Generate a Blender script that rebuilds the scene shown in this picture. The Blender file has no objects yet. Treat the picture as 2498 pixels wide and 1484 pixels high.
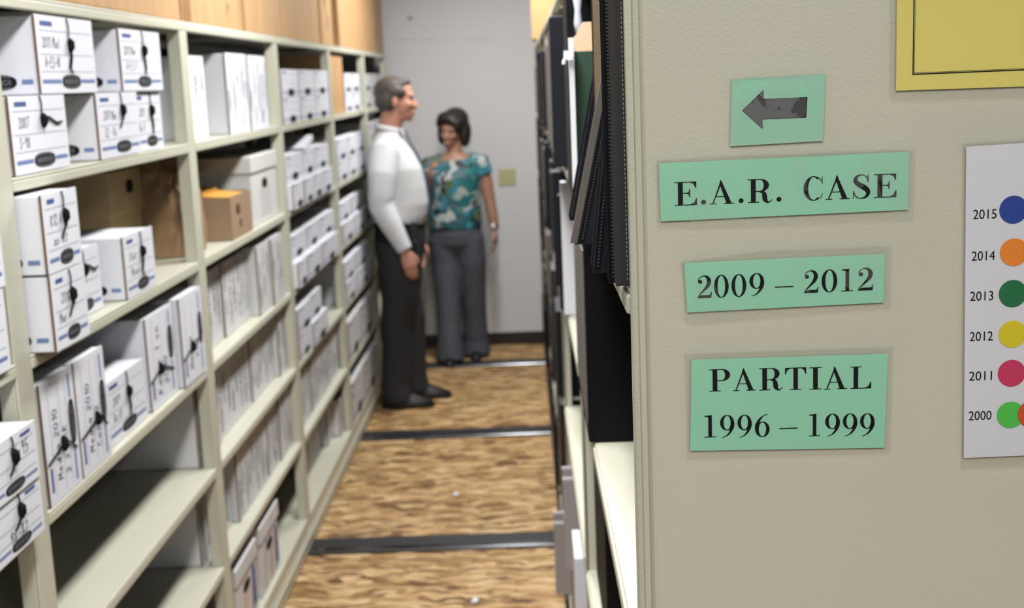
import bpy, bmesh, math, random
from math import sin, cos, pi, radians, sqrt, atan2
from mathutils import Vector, Matrix

random.seed(7)
SC = bpy.context.scene
COL = SC.collection

# ------------------------------------------------------------------ camera
CAM = Vector((0.9172, 0.0, 1.78))
F_PX = 3109.4
PITCH, ROLL, YAW = radians(10.052), radians(-2.325), radians(1.122)
fw = Vector((-sin(YAW) * cos(PITCH), cos(YAW) * cos(PITCH), -sin(PITCH)))
r0 = fw.cross(Vector((0, 0, 1))).normalized()
u0 = r0.cross(fw)
cr = cos(ROLL) * r0 + sin(ROLL) * u0
cu = -sin(ROLL) * r0 + cos(ROLL) * u0
cam_data = bpy.data.cameras.new('camera')
cam = bpy.data.objects.new('camera', cam_data)
COL.objects.link(cam)
M = Matrix.Identity(4)
for i in range(3):
    M[i][0], M[i][1], M[i][2], M[i][3] = cr[i], cu[i], -fw[i], CAM[i]
cam.matrix_world = M
cam_data.sensor_fit = 'HORIZONTAL'
cam_data.sensor_width = 36.0
cam_data.lens = F_PX / 2498 * 36.0
cam_data.clip_start = 0.05
cam_data.dof.use_dof = True
cam_data.dof.focus_distance = 1.14
cam_data.dof.aperture_fstop = 8.6
SC.camera = cam

# ------------------------------------------------------------------ light
SC.view_settings.view_transform = 'Standard'
SC.view_settings.look = 'None'
SC.view_settings.gamma = 1.0
SC.view_settings.use_curve_mapping = False
SC.view_settings.exposure = 0.15
world = bpy.data.worlds.new('world')
SC.world = world
world.use_nodes = True
world.node_tree.nodes['Background'].inputs[0].default_value = (0.9, 0.93, 1.0, 1)
world.node_tree.nodes['Background'].inputs[1].default_value = 0.05
SC.cycles.max_bounces = 8
SC.cycles.diffuse_bounces = 1
SC.cycles.transparent_max_bounces = 12


def area_light(name, loc, sx, sy, power, rot=(0, 0, 0), color=(1, 0.995, 0.985)):
    l = bpy.data.lights.new(name, 'AREA')
    l.shape = 'RECTANGLE'
    l.size, l.size_y = sx, sy
    l.energy = power
    l.color = color
    o = bpy.data.objects.new(name, l)
    o.location = loc
    o.rotation_euler = rot
    COL.objects.link(o)
    return o


# fluorescent strips on the ceiling above the aisle and behind the camera
area_light('fluorescent_tube', (0.70, -0.6, 2.72), 0.25, 1.2, 33)
area_light('fluorescent_tube', (0.76, 1.6, 2.72), 0.22, 1.2, 40)
area_light('fluorescent_tube', (0.76, 3.9, 2.72), 0.22, 1.2, 46)
area_light('fluorescent_tube', (0.76, 6.7, 2.72), 0.22, 1.2, 45)
area_light('fluorescent_tube', (1.9, -1.3, 2.72), 0.25, 1.2, 31)


# ------------------------------------------------------------------ materials
def mat(name, color, rough=0.6, metal=0.0, spec=0.5, bump=0.0, bscale=200.0, var=0.0, vscale=8.0, stretch=(1, 1, 1), coat=0.0):
    m = bpy.data.materials.new(name)
    m.use_nodes = True
    nt = m.node_tree
    b = nt.nodes['Principled BSDF']
    b.inputs['Base Color'].default_value = (*color, 1)
    b.inputs['Roughness'].default_value = rough
    b.inputs['Metallic'].default_value = metal
    b.inputs['Specular IOR Level'].default_value = spec
    b.inputs['Coat Weight'].default_value = coat
    if bump or var:
        tc = nt.nodes.new('ShaderNodeTexCoord')
        mp = nt.nodes.new('ShaderNodeMapping')
        mp.inputs['Scale'].default_value = stretch
        nt.links.new(tc.outputs['Object'], mp.inputs[0])
    if var:
        n = nt.nodes.new('ShaderNodeTexNoise')
        n.inputs['Scale'].default_value = vscale
        n.inputs['Detail'].default_value = 5
        nt.links.new(mp.outputs[0], n.inputs[0])
        mr = nt.nodes.new('ShaderNodeMapRange')
        mr.inputs[1].default_value = 0.3
        mr.inputs[2].default_value = 0.7
        mr.inputs[3].default_value = 1 - var
        mr.inputs[4].default_value = 1 + var * 0.5
        nt.links.new(n.outputs[0], mr.inputs[0])
        mx = nt.nodes.new('ShaderNodeVectorMath')
        mx.operation = 'MULTIPLY'
        mx.inputs[0].default_value = color
        nt.links.new(mr.outputs[0], mx.inputs[1])
        nt.links.new(mx.outputs[0], b.inputs['Base Color'])
    if bump:
        n2 = nt.nodes.new('ShaderNodeTexNoise')
        n2.inputs['Scale'].default_value = bscale
        n2.inputs['Detail'].default_value = 3
        nt.links.new(mp.outputs[0], n2.inputs[0])
        bp = nt.nodes.new('ShaderNodeBump')
        bp.inputs['Strength'].default_value = bump
        bp.inputs['Distance'].default_value = 0.001
        nt.links.new(n2.outputs[0], bp.inputs['Height'])
        nt.links.new(bp.outputs[0], b.inputs['Normal'])
    return m


def osb():
    m = bpy.data.materials.new('oriented_strand_board')
    m.use_nodes = True
    nt = m.node_tree
    L = nt.links.new
    b = nt.nodes['Principled BSDF']
    b.inputs['Roughness'].default_value = 0.6
    b.inputs['Specular IOR Level'].default_value = 0.3
    tc = nt.nodes.new('ShaderNodeTexCoord')
    nz = nt.nodes.new('ShaderNodeTexNoise')
    nz.inputs['Scale'].default_value = 7
    L(tc.outputs['Object'], nz.inputs[0])
    add = nt.nodes.new('ShaderNodeMixRGB')
    add.blend_type = 'LINEAR_LIGHT'
    add.inputs[0].default_value = 0.05
    L(tc.outputs['Object'], add.inputs[1])
    L(nz.outputs['Color'], add.inputs[2])
    lay = []
    for k, (sx, sy, rz) in enumerate(((10, 40, 0.12), (12, 56, -0.22), (8, 34, 0.35), (14, 74, -0.05))):
        mp = nt.nodes.new('ShaderNodeMapping')
        mp.inputs['Scale'].default_value = (sx, sy, 1)
        mp.inputs['Rotation'].default_value = (0, 0, rz)
        mp.inputs['Location'].default_value = (k * 3.7, k * 1.3, 0)
        L(add.outputs[0], mp.inputs[0])
        v = nt.nodes.new('ShaderNodeTexVoronoi')
        v.voronoi_dimensions = '2D'
        v.inputs['Scale'].default_value = 1.0
        L(mp.outputs[0], v.inputs['Vector'])
        sep = nt.nodes.new('ShaderNodeSeparateColor')
        L(v.outputs['Color'], sep.inputs[0])
        lay.append(sep)
    # strands lie over one another: each layer covers the ones below where its own cell says so
    cur = lay[0].outputs[0]
    for k in (1, 2, 3):
        gt = nt.nodes.new('ShaderNodeMath')
        gt.operation = 'GREATER_THAN'
        gt.inputs[1].default_value = 0.55
        L(lay[k].outputs[1], gt.inputs[0])
        mx = nt.nodes.new('ShaderNodeMix')
        L(gt.outputs[0], mx.inputs[0])
        L(cur, mx.inputs[2])
        L(lay[k].outputs[0], mx.inputs[3])
        cur = mx.outputs[0]
    # grain inside the strands
    mg = nt.nodes.new('ShaderNodeMapping')
    mg.inputs['Scale'].default_value = (14, 130, 1)
    L(tc.outputs['Object'], mg.inputs[0])
    gn = nt.nodes.new('ShaderNodeTexNoise')
    gn.inputs['Scale'].default_value = 1.0
    gn.inputs['Detail'].default_value = 4
    L(mg.outputs[0], gn.inputs[0])
    mad = nt.nodes.new('ShaderNodeMath')
    mad.operation = 'MULTIPLY_ADD'
    mad.inputs[1].default_value = 0.9
    mad.inputs[2].default_value = -0.45
    L(gn.outputs[0], mad.inputs[0])
    a3 = nt.nodes.new('ShaderNodeMath')
    a3.operation = 'ADD'
    L(cur, a3.inputs[0])
    L(mad.outputs[0], a3.inputs[1])
    ct = nt.nodes.new('ShaderNodeMath')
    ct.operation = 'MULTIPLY_ADD'
    ct.inputs[1].default_value = 1.25
    ct.inputs[2].default_value = -0.15
    L(a3.outputs[0], ct.inputs[0])
    rp = nt.nodes.new('ShaderNodeValToRGB')
    e = rp.color_ramp.elements
    e[0].position, e[0].color = 0.0, (0.14, 0.068, 0.023, 1)
    e[1].position, e[1].color = 1.0, (0.72, 0.50, 0.265, 1)
    x = e.new(0.25); x.color = (0.32, 0.18, 0.068, 1)
    x = e.new(0.55); x.color = (0.49, 0.295, 0.122, 1)
    x = e.new(0.8); x.color = (0.60, 0.385, 0.175, 1)
    L(ct.outputs[0], rp.inputs[0])
    n2 = nt.nodes.new('ShaderNodeTexNoise')
    n2.inputs['Scale'].default_value = 1.6
    n2.inputs['Detail'].default_value = 6
    n2.inputs['Roughness'].default_value = 0.65
    L(tc.outputs['Object'], n2.inputs[0])
    r2 = nt.nodes.new('ShaderNodeValToRGB')
    r2.color_ramp.elements[0].position = 0.57
    r2.color_ramp.elements[1].position = 0.75
    L(n2.outputs[0], r2.inputs[0])
    mx = nt.nodes.new('ShaderNodeMixRGB')
    mx.inputs[2].default_value = (0.17, 0.125, 0.075, 1)
    ml = nt.nodes.new('ShaderNodeMath')
    ml.operation = 'MULTIPLY'
    ml.inputs[1].default_value = 0.6
    L(r2.outputs[0], ml.inputs[0])
    L(ml.outputs[0], mx.inputs[0])
    L(rp.outputs[0], mx.inputs[1])
    L(mx.outputs[0], b.inputs['Base Color'])
    bp = nt.nodes.new('ShaderNodeBump')
    bp.inputs['Strength'].default_value = 0.3
    bp.inputs['Distance'].default_value = 0.001
    L(a3.outputs[0], bp.inputs['Height'])
    L(bp.outputs[0], b.inputs['Normal'])
    return m


def film(painted_glare=0.0, scale=17.0, cover=0.5):
    """clear laminating film: see-through, glossy, with patches of glare painted in"""
    m = bpy.data.materials.new('laminating_film')
    m.use_nodes = True
    nt = m.node_tree
    L = nt.links.new
    nt.nodes.remove(nt.nodes['Principled BSDF'])
    out = nt.nodes['Material Output']
    tr = nt.nodes.new('ShaderNodeBsdfTransparent')
    tr.inputs[0].default_value = (0.968, 0.968, 0.962, 1)
    gl = nt.nodes.new('ShaderNodeBsdfGlossy')
    gl.inputs['Roughness'].default_value = 0.12
    fr = nt.nodes.new('ShaderNodeFresnel')
    fr.inputs[0].default_value = 1.28
    m1 = nt.nodes.new('ShaderNodeMixShader')
    L(fr.outputs[0], m1.inputs[0])
    L(tr.outputs[0], m1.inputs[1])
    L(gl.outputs[0], m1.inputs[2])
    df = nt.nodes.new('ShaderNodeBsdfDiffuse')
    df.inputs[0].default_value = (0.85, 0.88, 0.86, 1)  # pale diffuse colour that paints glare patches onto the film
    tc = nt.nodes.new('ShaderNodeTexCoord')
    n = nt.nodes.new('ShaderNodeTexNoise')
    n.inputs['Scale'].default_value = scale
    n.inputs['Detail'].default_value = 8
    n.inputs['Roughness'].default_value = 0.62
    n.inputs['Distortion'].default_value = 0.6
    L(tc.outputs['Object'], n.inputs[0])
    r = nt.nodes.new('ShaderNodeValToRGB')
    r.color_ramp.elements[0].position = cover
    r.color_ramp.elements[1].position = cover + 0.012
    r.color_ramp.elements[1].color = (painted_glare, painted_glare, painted_glare, 1)
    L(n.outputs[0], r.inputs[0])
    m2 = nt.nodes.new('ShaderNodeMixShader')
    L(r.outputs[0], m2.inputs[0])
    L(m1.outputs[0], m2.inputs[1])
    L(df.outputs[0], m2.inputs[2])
    L(m2.outputs[0], out.inputs[0])
    return m


def blouse_mat():
    m = bpy.data.materials.new('printed_blouse')
    m.use_nodes = True
    nt = m.node_tree
    L = nt.links.new
    b = nt.nodes['Principled BSDF']
    b.inputs['Roughness'].default_value = 0.6
    tc = nt.nodes.new('ShaderNodeTexCoord')
    w = nt.nodes.new('ShaderNodeTexNoise')
    w.inputs['Scale'].default_value = 6
    L(tc.outputs['Object'], w.inputs[0])
    mx = nt.nodes.new('ShaderNodeMixRGB')
    mx.blend_type = 'LINEAR_LIGHT'
    mx.inputs[0].default_value = 0.16
    L(tc.outputs['Object'], mx.inputs[1])
    L(w.outputs['Color'], mx.inputs[2])
    v = nt.nodes.new('ShaderNodeTexVoronoi')
    v.inputs['Scale'].default_value = 19
    L(mx.outputs[0], v.inputs['Vector'])
    sp = nt.nodes.new('ShaderNodeSeparateColor')
    L(v.outputs['Color'], sp.inputs[0])
    r = nt.nodes.new('ShaderNodeValToRGB')
    r.color_ramp.interpolation = 'CONSTANT'
    cs = [(0, (0.02, 0.11, 0.13)), (0.15, (0.012, 0.014, 0.02)), (0.30, (0.035, 0.21, 0.29)), (0.42, (0.40, 0.44, 0.43)), (0.55, (0.09, 0.15, 0.16)),
          (0.66, (0.02, 0.17, 0.17)), (0.76, (0.11, 0.14, 0.06)), (0.84, (0.07, 0.28, 0.38)), (0.92, (0.44, 0.48, 0.46))]
    e = r.color_ramp.elements
    e[0].position, e[0].color = 0, (*cs[0][1], 1)
    e[1].position, e[1].color = cs[1][0], (*cs[1][1], 1)
    for p_, c_ in cs[2:]:
        x = e.new(p_)
        x.color = (*c_, 1)
    L(sp.outputs[0], r.inputs[0])
    L(r.outputs[0], b.inputs['Base Color'])
    return m


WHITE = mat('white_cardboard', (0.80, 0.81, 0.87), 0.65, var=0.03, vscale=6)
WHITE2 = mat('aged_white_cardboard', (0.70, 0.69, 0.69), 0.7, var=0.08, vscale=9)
CREAM = mat('ivory_cardboard', (0.72, 0.71, 0.68), 0.7, var=0.04)
RAW = mat('raw_cardboard_edge', (0.16, 0.085, 0.04), 0.9)
BLUE = mat('blue_print', (0.16, 0.23, 0.45), 0.6)
DBLUE = mat('dark_blue_print', (0.06, 0.10, 0.30), 0.6)
BLACKP = mat('black_print', (0.012, 0.012, 0.015), 0.6, spec=.1)
PEN = mat('pen_ink', (0.11, 0.11, 0.14), 0.6)
RULE = mat('ruled_line_print', (0.36, 0.38, 0.48), 0.6)
GREYT = mat('grey_print', (0.22, 0.22, 0.26), 0.6)
LETW = mat('white_print', (0.24, 0.24, 0.26), 0.6)
CORD = mat('black_cord', (0.010, 0.010, 0.011), 0.8, spec=.1)
KRAFT = mat('brown_kraft_cardboard', (0.55, 0.33, 0.15), 0.7, var=0.14, vscale=4, stretch=(1, 4, 0.7))
KRAFT2 = mat('brown_carton', (0.36, 0.24, 0.145), 0.75, var=0.08)
BAGM = mat('brown_paper', (0.33, 0.205, 0.105), 0.75, bump=0.8, bscale=14, var=0.12)
KRAFT3 = mat('tan_carton', (0.62, 0.44, 0.24), 0.75, var=0.06)
TAPE = mat('brown_packing_tape', (0.33, 0.17, 0.06), 0.35)
SMUDGE = mat('grey_stamp_smudge', (0.36, 0.26, 0.16), 0.7)
STEEL = mat('cream_painted_steel', (0.62, 0.608, 0.485), 0.38, bump=0.05, bscale=500, var=0.02)
PANELM = mat('beige_textured_paint', (0.565, 0.56, 0.445), 0.42, bump=0.30, bscale=420, var=0.03, vscale=3)
WALLM = mat('light_grey_wall_paint', (0.69, 0.675, 0.67), 0.8, bump=0.12, bscale=160)
CEILM = mat('white_ceiling', (0.55, 0.55, 0.54), 0.9, bump=0.2, bscale=80)
BASEB = mat('dark_brown_vinyl', (0.022, 0.014, 0.014), 0.5)
OSB = osb()
RAILM = mat('dark_rail_channel', (0.02, 0.02, 0.025), 0.45)
RAILS = mat('rail_steel', (0.24, 0.245, 0.26), 0.16, metal=1.0)
BLK = mat('black_vinyl', (0.006, 0.0065, 0.008), 0.55, spec=.10, bump=0.2, bscale=300)
BLK2 = mat('blue_black_nylon', (0.010, 0.012, 0.019), 0.55, spec=.2, bump=0.3, bscale=400)
LEATH = mat('dark_grey_leatherette', (0.030, 0.029, 0.029), 0.5, spec=.3, bump=0.25, bscale=700)
STRAP = mat('grey_brown_side_tone', (0.13, 0.115, 0.105), 0.6)
TAN = mat('tan_board', (0.23, 0.175, 0.10), 0.8, bump=0.3, bscale=500)
GREENF = mat('dark_green_folder', (0.02, 0.055, 0.03), 0.7)
MANILA = mat('manila_card', (0.80, 0.56, 0.36), 0.7)
PAPER = mat('white_paper', (0.80, 0.80, 0.86), 0.7, bump=0.05, bscale=20)
GREYB = mat('grey_cardboard', (0.42, 0.385, 0.38), 0.75)
CHROME = mat('chrome', (0.7, 0.7, 0.7), 0.2, metal=1.0)
THREAD = mat('pale_thread', (0.40, 0.37, 0.30), 0.7)
TEETH = mat('zip_teeth', (0.055, 0.058, 0.068), 0.4)
NAVYC = mat('navy_cardboard', (0.03, 0.04, 0.12), 0.6)
ORANGE = mat('orange_manila_envelope', (0.72, 0.36, 0.06), 0.6)
MINT = mat('mint_green_paper', (0.345, 0.74, 0.52), 0.6)
YELLOW = mat('yellow_paper', (0.86, 0.76, 0.20), 0.6)
INK = mat('black_toner', (0.004, 0.004, 0.006), 0.6, spec=.05)
ARROWM = mat('charcoal_toner', (0.045, 0.045, 0.052), 0.5)
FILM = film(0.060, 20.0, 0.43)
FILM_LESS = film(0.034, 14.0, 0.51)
FILM_CLEAR = film(0.0)
PLATE = mat('ivory_plastic', (0.50, 0.47, 0.26), 0.4)
SKIN = mat('skin', (0.50, 0.24, 0.165), 0.5)
SKIN2 = mat('tan_skin', (0.36, 0.185, 0.125), 0.5)
EYEW = mat('eye', (0.05, 0.04, 0.035), 0.3)
LIPM = mat('lips', (0.34, 0.12, 0.10), 0.5)
HAIRM = mat('greying_brown_hair', (0.055, 0.042, 0.034), 0.6, bump=0.6, bscale=120, var=0.4, vscale=40, stretch=(1, 1, 0.3))
HAIRW = mat('dark_brown_hair', (0.020, 0.013, 0.010), 0.5, bump=0.6, bscale=120)
SHIRT = mat('white_shirt_cotton', (0.66, 0.66, 0.67), 0.75, bump=0.5, bscale=9, stretch=(1.4, 1.4, .7))
TROUS = mat('charcoal_trousers', (0.020, 0.020, 0.023), 0.8, bump=0.3, bscale=20)
SLACK = mat('grey_slacks', (0.075, 0.08, 0.10), 0.8, bump=0.4, bscale=16)
SHOE = mat('black_leather', (0.012, 0.012, 0.013), 0.35)
TIEM = mat('navy_tie', (0.02, 0.045, 0.11), 0.5)
for m_, d_ in ((SHIRT, .016), (SLACK, .014), (TROUS, .012)):
    for n_ in m_.node_tree.nodes:
        if n_.type == 'BUMP':
            n_.inputs['Distance'].default_value = d_
BLOUSE = blouse_mat()
DOTS = [('blue', (0.006, 0.05, 0.34)), ('orange', (0.95, 0.28, 0.02)), ('green', (0.0, 0.17, 0.055)), ('yellow', (0.80, 0.66, 0.01)), ('pink', (0.66, 0.035, 0.13)), ('lime', (0.09, 0.62, 0.08))]


# ------------------------------------------------------------------ mesh helpers
class MB:
    def __init__(s):
        s.v, s.f, s.mi, s.mats = [], [], [], []

    def m(s, material):
        if material not in s.mats:
            s.mats.append(material)
        return s.mats.index(material)

    def poly(s, pts, material):
        n = len(s.v)
        s.v += [tuple(p) for p in pts]
        s.f.append(tuple(range(n, n + len(pts))))
        s.mi.append(s.m(material))

    def mesh(s, vs, fs, material):
        n = len(s.v)
        s.v += [tuple(p) for p in vs]
        k = s.m(material)
        for f in fs:
            s.f.append(tuple(i + n for i in f))
            s.mi.append(k)

    def box(s, x0, x1, y0, y1, z0, z1, material, mtx=None):
        vs = [Vector(p) for p in ((x0, y0, z0), (x1, y0, z0), (x1, y1, z0), (x0, y1, z0), (x0, y0, z1), (x1, y0, z1), (x1, y1, z1), (x0, y1, z1))]
        if mtx is not None:
            vs = [mtx @ v for v in vs]
        s.mesh(vs, [(0, 3, 2, 1), (4, 5, 6, 7), (0, 1, 5, 4), (1, 2, 6, 5), (2, 3, 7, 6), (3, 0, 4, 7)], material)

    def tube(s, pts, rads, material, n=8, flat=1.0, up=None, caps=True):
        pts = [Vector(p) for p in pts]
        if not hasattr(rads, '__len__'):
            rads = [rads] * len(pts)
        vs, fs = [], []
        prev = None
        for i, p in enumerate(pts):
            t = (pts[min(i + 1, len(pts) - 1)] - pts[max(i - 1, 0)]).normalized()
            a = Vector(up) if up else (prev if prev is not None else (Vector((0, 0, 1)) if abs(t.z) < 0.9 else Vector((1, 0, 0))))
            a = (a - t * a.dot(t)).normalized()
            prev = a
            b = t.cross(a)
            for k in range(n):
                an = 2 * pi * k / n
                vs.append(p + (a * cos(an) + b * sin(an) * flat) * rads[i])
        for i in range(len(pts) - 1):
            for k in range(n):
                fs.append((i * n + k, i * n + (k + 1) % n, (i + 1) * n + (k + 1) % n, (i + 1) * n + k))
        if caps:
            fs.append(tuple(range(n))[::-1])
            fs.append(tuple((len(pts) - 1) * n + k for k in range(n)))
        s.mesh(vs, fs, material)

    def loft(s, rings, material, n=24, sq=2.0):
        """rings: (cx, cy, cz, half x, half y) horizontal superellipses from the bottom up"""
        vs, fs = [], []
        for (cx, cy, cz, a, b) in rings:
            for k in range(n):
                t = 2 * pi * k / n
                c, d = cos(t), sin(t)
                vs.append((cx + a * math.copysign(abs(c) ** (2 / sq), c), cy + b * math.copysign(abs(d) ** (2 / sq), d), cz))
        for i in range(len(rings) - 1):
            for k in range(n):
                fs.append((i * n + k, i * n + (k + 1) % n, (i + 1) * n + (k + 1) % n, (i + 1) * n + k))
        fs.append(tuple(range(n))[::-1])
        fs.append(tuple((len(rings) - 1) * n + k for k in range(n)))
        s.mesh(vs, fs, material)

    def ball(s, c, r, material, n=16, mtx=None):
        c = Vector(c)
        r = Vector(r) if hasattr(r, '__len__') else Vector((r, r, r))
        vs, fs = [], []
        m_ = n // 2
        for i in range(m_ + 1):
            ph = pi * i / m_
            for k in range(n):
                th = 2 * pi * k / n
                p = Vector((r.x * sin(ph) * cos(th), r.y * sin(ph) * sin(th), r.z * cos(ph)))
                if mtx is not None:
                    p = mtx @ p
                vs.append(c + p)
        for i in range(m_):
            for k in range(n):
                fs.append((i * n + k, (i + 1) * n + k, (i + 1) * n + (k + 1) % n, i * n + (k + 1) % n))
        s.mesh(vs, fs, material)

    def build(s, name, parent=None, bevel=0.0, smooth=False, merge=False, at=None):
        me = bpy.data.meshes.new(name)
        me.from_pydata(s.v, [], s.f)
        for m_ in s.mats:
            me.materials.append(m_)
        me.polygons.foreach_set('material_index', s.mi)
        if merge:
            bm = bmesh.new()
            bm.from_mesh(me)
            bmesh.ops.remove_doubles(bm, verts=bm.verts, dist=1e-5)
            bmesh.ops.recalc_face_normals(bm, faces=bm.faces)
            bm.to_mesh(me)
            bm.free()
        if smooth:
            me.polygons.foreach_set('use_smooth', [True] * len(me.polygons))
        o = bpy.data.objects.new(name, me)
        COL.objects.link(o)
        if parent is not None:
            o.parent = parent
            pl = Vector(parent.get('_at', (0, 0, 0)))
            me.transform(Matrix.Translation(-pl))
            o['_at'] = tuple(pl)
        elif at is not None:
            me.transform(Matrix.Translation(-Vector(at)))
            o.location = at
            o['_at'] = tuple(at)
        if bevel:
            b = o.modifiers.new('bevel', 'BEVEL')
            b.width = bevel
            b.segments = 2
            b.limit_method = 'ANGLE'
        return o

    def remesh(s, name, parent, voxel, smooth_iter=4, bits=None):
        """one continuous skin over everything in the mesh"""
        me = bpy.data.meshes.new(name)
        me.from_pydata(s.v, [], s.f)
        o = bpy.data.objects.new(name, me)
        COL.objects.link(o)
        r = o.modifiers.new('r', 'REMESH')
        r.mode = 'VOXEL'
        r.voxel_size = voxel
        sm = o.modifiers.new('s', 'SMOOTH')
        sm.iterations = smooth_iter
        sm.factor = 0.5
        dg = bpy.context.evaluated_depsgraph_get()
        me2 = bpy.data.meshes.new_from_object(o.evaluated_get(dg))
        o.modifiers.clear()
        o.data = me2
        bpy.data.meshes.remove(me)
        me2.name = name
        me2.materials.clear()
        me2.materials.append(s.mats[0])
        me2.polygons.foreach_set('use_smooth', [True] * len(me2.polygons))
        if bits:
            for k, (m_, test) in enumerate(bits):
                me2.materials.append(m_)
                for p in me2.polygons:
                    if test(p.center):
                        p.material_index = k + 1
        if parent is not None:
            o.parent = parent
            pl = Vector(parent.get('_at', (0, 0, 0)))
            me2.transform(Matrix.Translation(-pl))
            o['_at'] = tuple(pl)
        return o


def tag(o, label=None, cat=None, group=None, kind=None):
    if label:
        o['label'] = label
    if cat:
        o['category'] = cat
    if group:
        o['group'] = group
    if kind:
        o['kind'] = kind
    return o


def thing(name, loc, label, cat, group=None):
    o = bpy.data.objects.new(name, None)
    o.empty_display_size = 0.05
    o.location = loc
    o['_at'] = tuple(loc)
    COL.objects.link(o)
    return tag(o, label, cat, group)


def box_obj(name, x0, x1, y0, y1, z0, z1, material, parent=None, bevel=0.0):
    b = MB()
    b.box(x0, x1, y0, y1, z0, z1, material)
    return b.build(name, parent, bevel)


def struct(o):
    o['kind'] = 'structure'
    return o


_text_cache = {}


def text_tris(s):
    """outline letters of a line as verts, faces in a unit box (height of capitals = 1)"""
    if s in _text_cache:
        return _text_cache[s]
    c = bpy.data.curves.new('t', 'FONT')
    c.body = s
    c.resolution_u = 4
    o = bpy.data.objects.new('t', c)
    COL.objects.link(o)
    dg = bpy.context.evaluated_depsgraph_get()
    me = bpy.data.meshes.new_from_object(o.evaluated_get(dg))
    vs = [v.co.copy() for v in me.vertices]
    fs = [tuple(p.vertices) for p in me.polygons]
    bpy.data.objects.remove(o)
    bpy.data.curves.remove(c)
    bpy.data.meshes.remove(me)
    x0 = min(v.x for v in vs); x1 = max(v.x for v in vs)
    y0 = min(v.y for v in vs); y1 = max(v.y for v in vs)
    vs = [((v.x - x0) / (x1 - x0), (v.y - y0) / (y1 - y0)) for v in vs]
    _text_cache[s] = (vs, fs)
    return vs, fs


# ------------------------------------------------------------------ room
XL, XR, YN, YF, ZC = -1.1, 3.3, -3.2, 8.477, 2.78
struct(box_obj('floor', XL - .1, XR + .1, YN - .1, YF + .1, -0.1, 0, OSB))
struct(box_obj('ceiling', XL - .1, XR + .1, YN - .1, YF + .1, ZC, ZC + .1, CEILM))
struct(box_obj('wall_left', XL - .1, XL, YN - .1, YF + .1, 0, ZC, WALLM))
struct(box_obj('wall_right', XR, XR + .1, YN - .1, YF + .1, 0, ZC, WALLM))
struct(box_obj('wall_near', XL, XR, YN - .1, YN, 0, ZC, WALLM))
wf = MB()
wf.box(XL, XR, YF, YF + .1, 0, ZC, WALLM)
SCUFF = mat('wall_scuff', (0.40, 0.36, 0.33), 0.8)
SCUFF2 = mat('faint_wall_patch', (0.50, 0.47, 0.455), 0.8)
wf.mesh([(0.163 + 0.018 * cos(a), YF - .0006, 2.188 + 0.016 * sin(a)) for a in [k * pi / 6 for k in range(12)]], [tuple(range(12))], SCUFF)
for k in range(14):
    x = 0.05 + k * 0.05
    z = 2.054 - 0.027 * (x - 0.05) / 0.67 + random.uniform(-.004, .004)
    if random.random() < 0.75:
        wf.poly([(x, YF - .0006, z), (x + .045, YF - .0006, z - .002), (x + .045, YF - .0006, z + .005), (x, YF - .0006, z + .004)], SCUFF2)
struct(wf.build('wall_back'))
struct(box_obj('baseboard_back', XL, XR, YF - .008, YF, 0, 0.085, BASEB, bevel=0.002))

# rails let into the floor, square to the shelving
for (y, lab) in ((4.72, 'dark steel floor rail nearest the camera, crossing the strand board'), (6.28, 'dark floor rail just in front of the man\'s black shoes'),
                 (7.88, 'thin dark floor rail farthest away, beside the woman\'s feet')):
    t = thing('floor_rail', (0.5, y, 0), lab, 'rail', 'floor rails across the aisle')
    c = MB()
    c.box(-0.45, 2.2, y - .066, y - .046, 0.0, 0.005, RAILM)
    c.box(-0.45, 2.2, y - .008, y + .098, 0.0, 0.006, RAILM)
    c.build('rail_channel', t)
    c = MB()
    c.box(-0.45, 2.2, y - .046, y - .008, 0.0, 0.009, RAILS)
    c.build('steel_track', t, bevel=0.004)

for (x, y, lab) in ((0.535, 5.33, 'white paper scrap on the floor between the two nearest rails'), (0.665, 4.17, 'white paper scrap on the floor nearest the camera')):
    b = MB()
    b.mesh([(x - .012, y - .02, .001), (x + .013, y - .015, .004), (x + .010, y + .022, .001), (x - .006, y + .018, .008), (x, y, .012)],
           [(0, 1, 4), (1, 2, 4), (2, 3, 4), (3, 0, 4), (3, 2, 1, 0)], PAPER)
    tag(b.build('paper_scrap', at=(x, y, 0)), lab, 'paper scrap', 'paper scraps on the floor')

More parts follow.
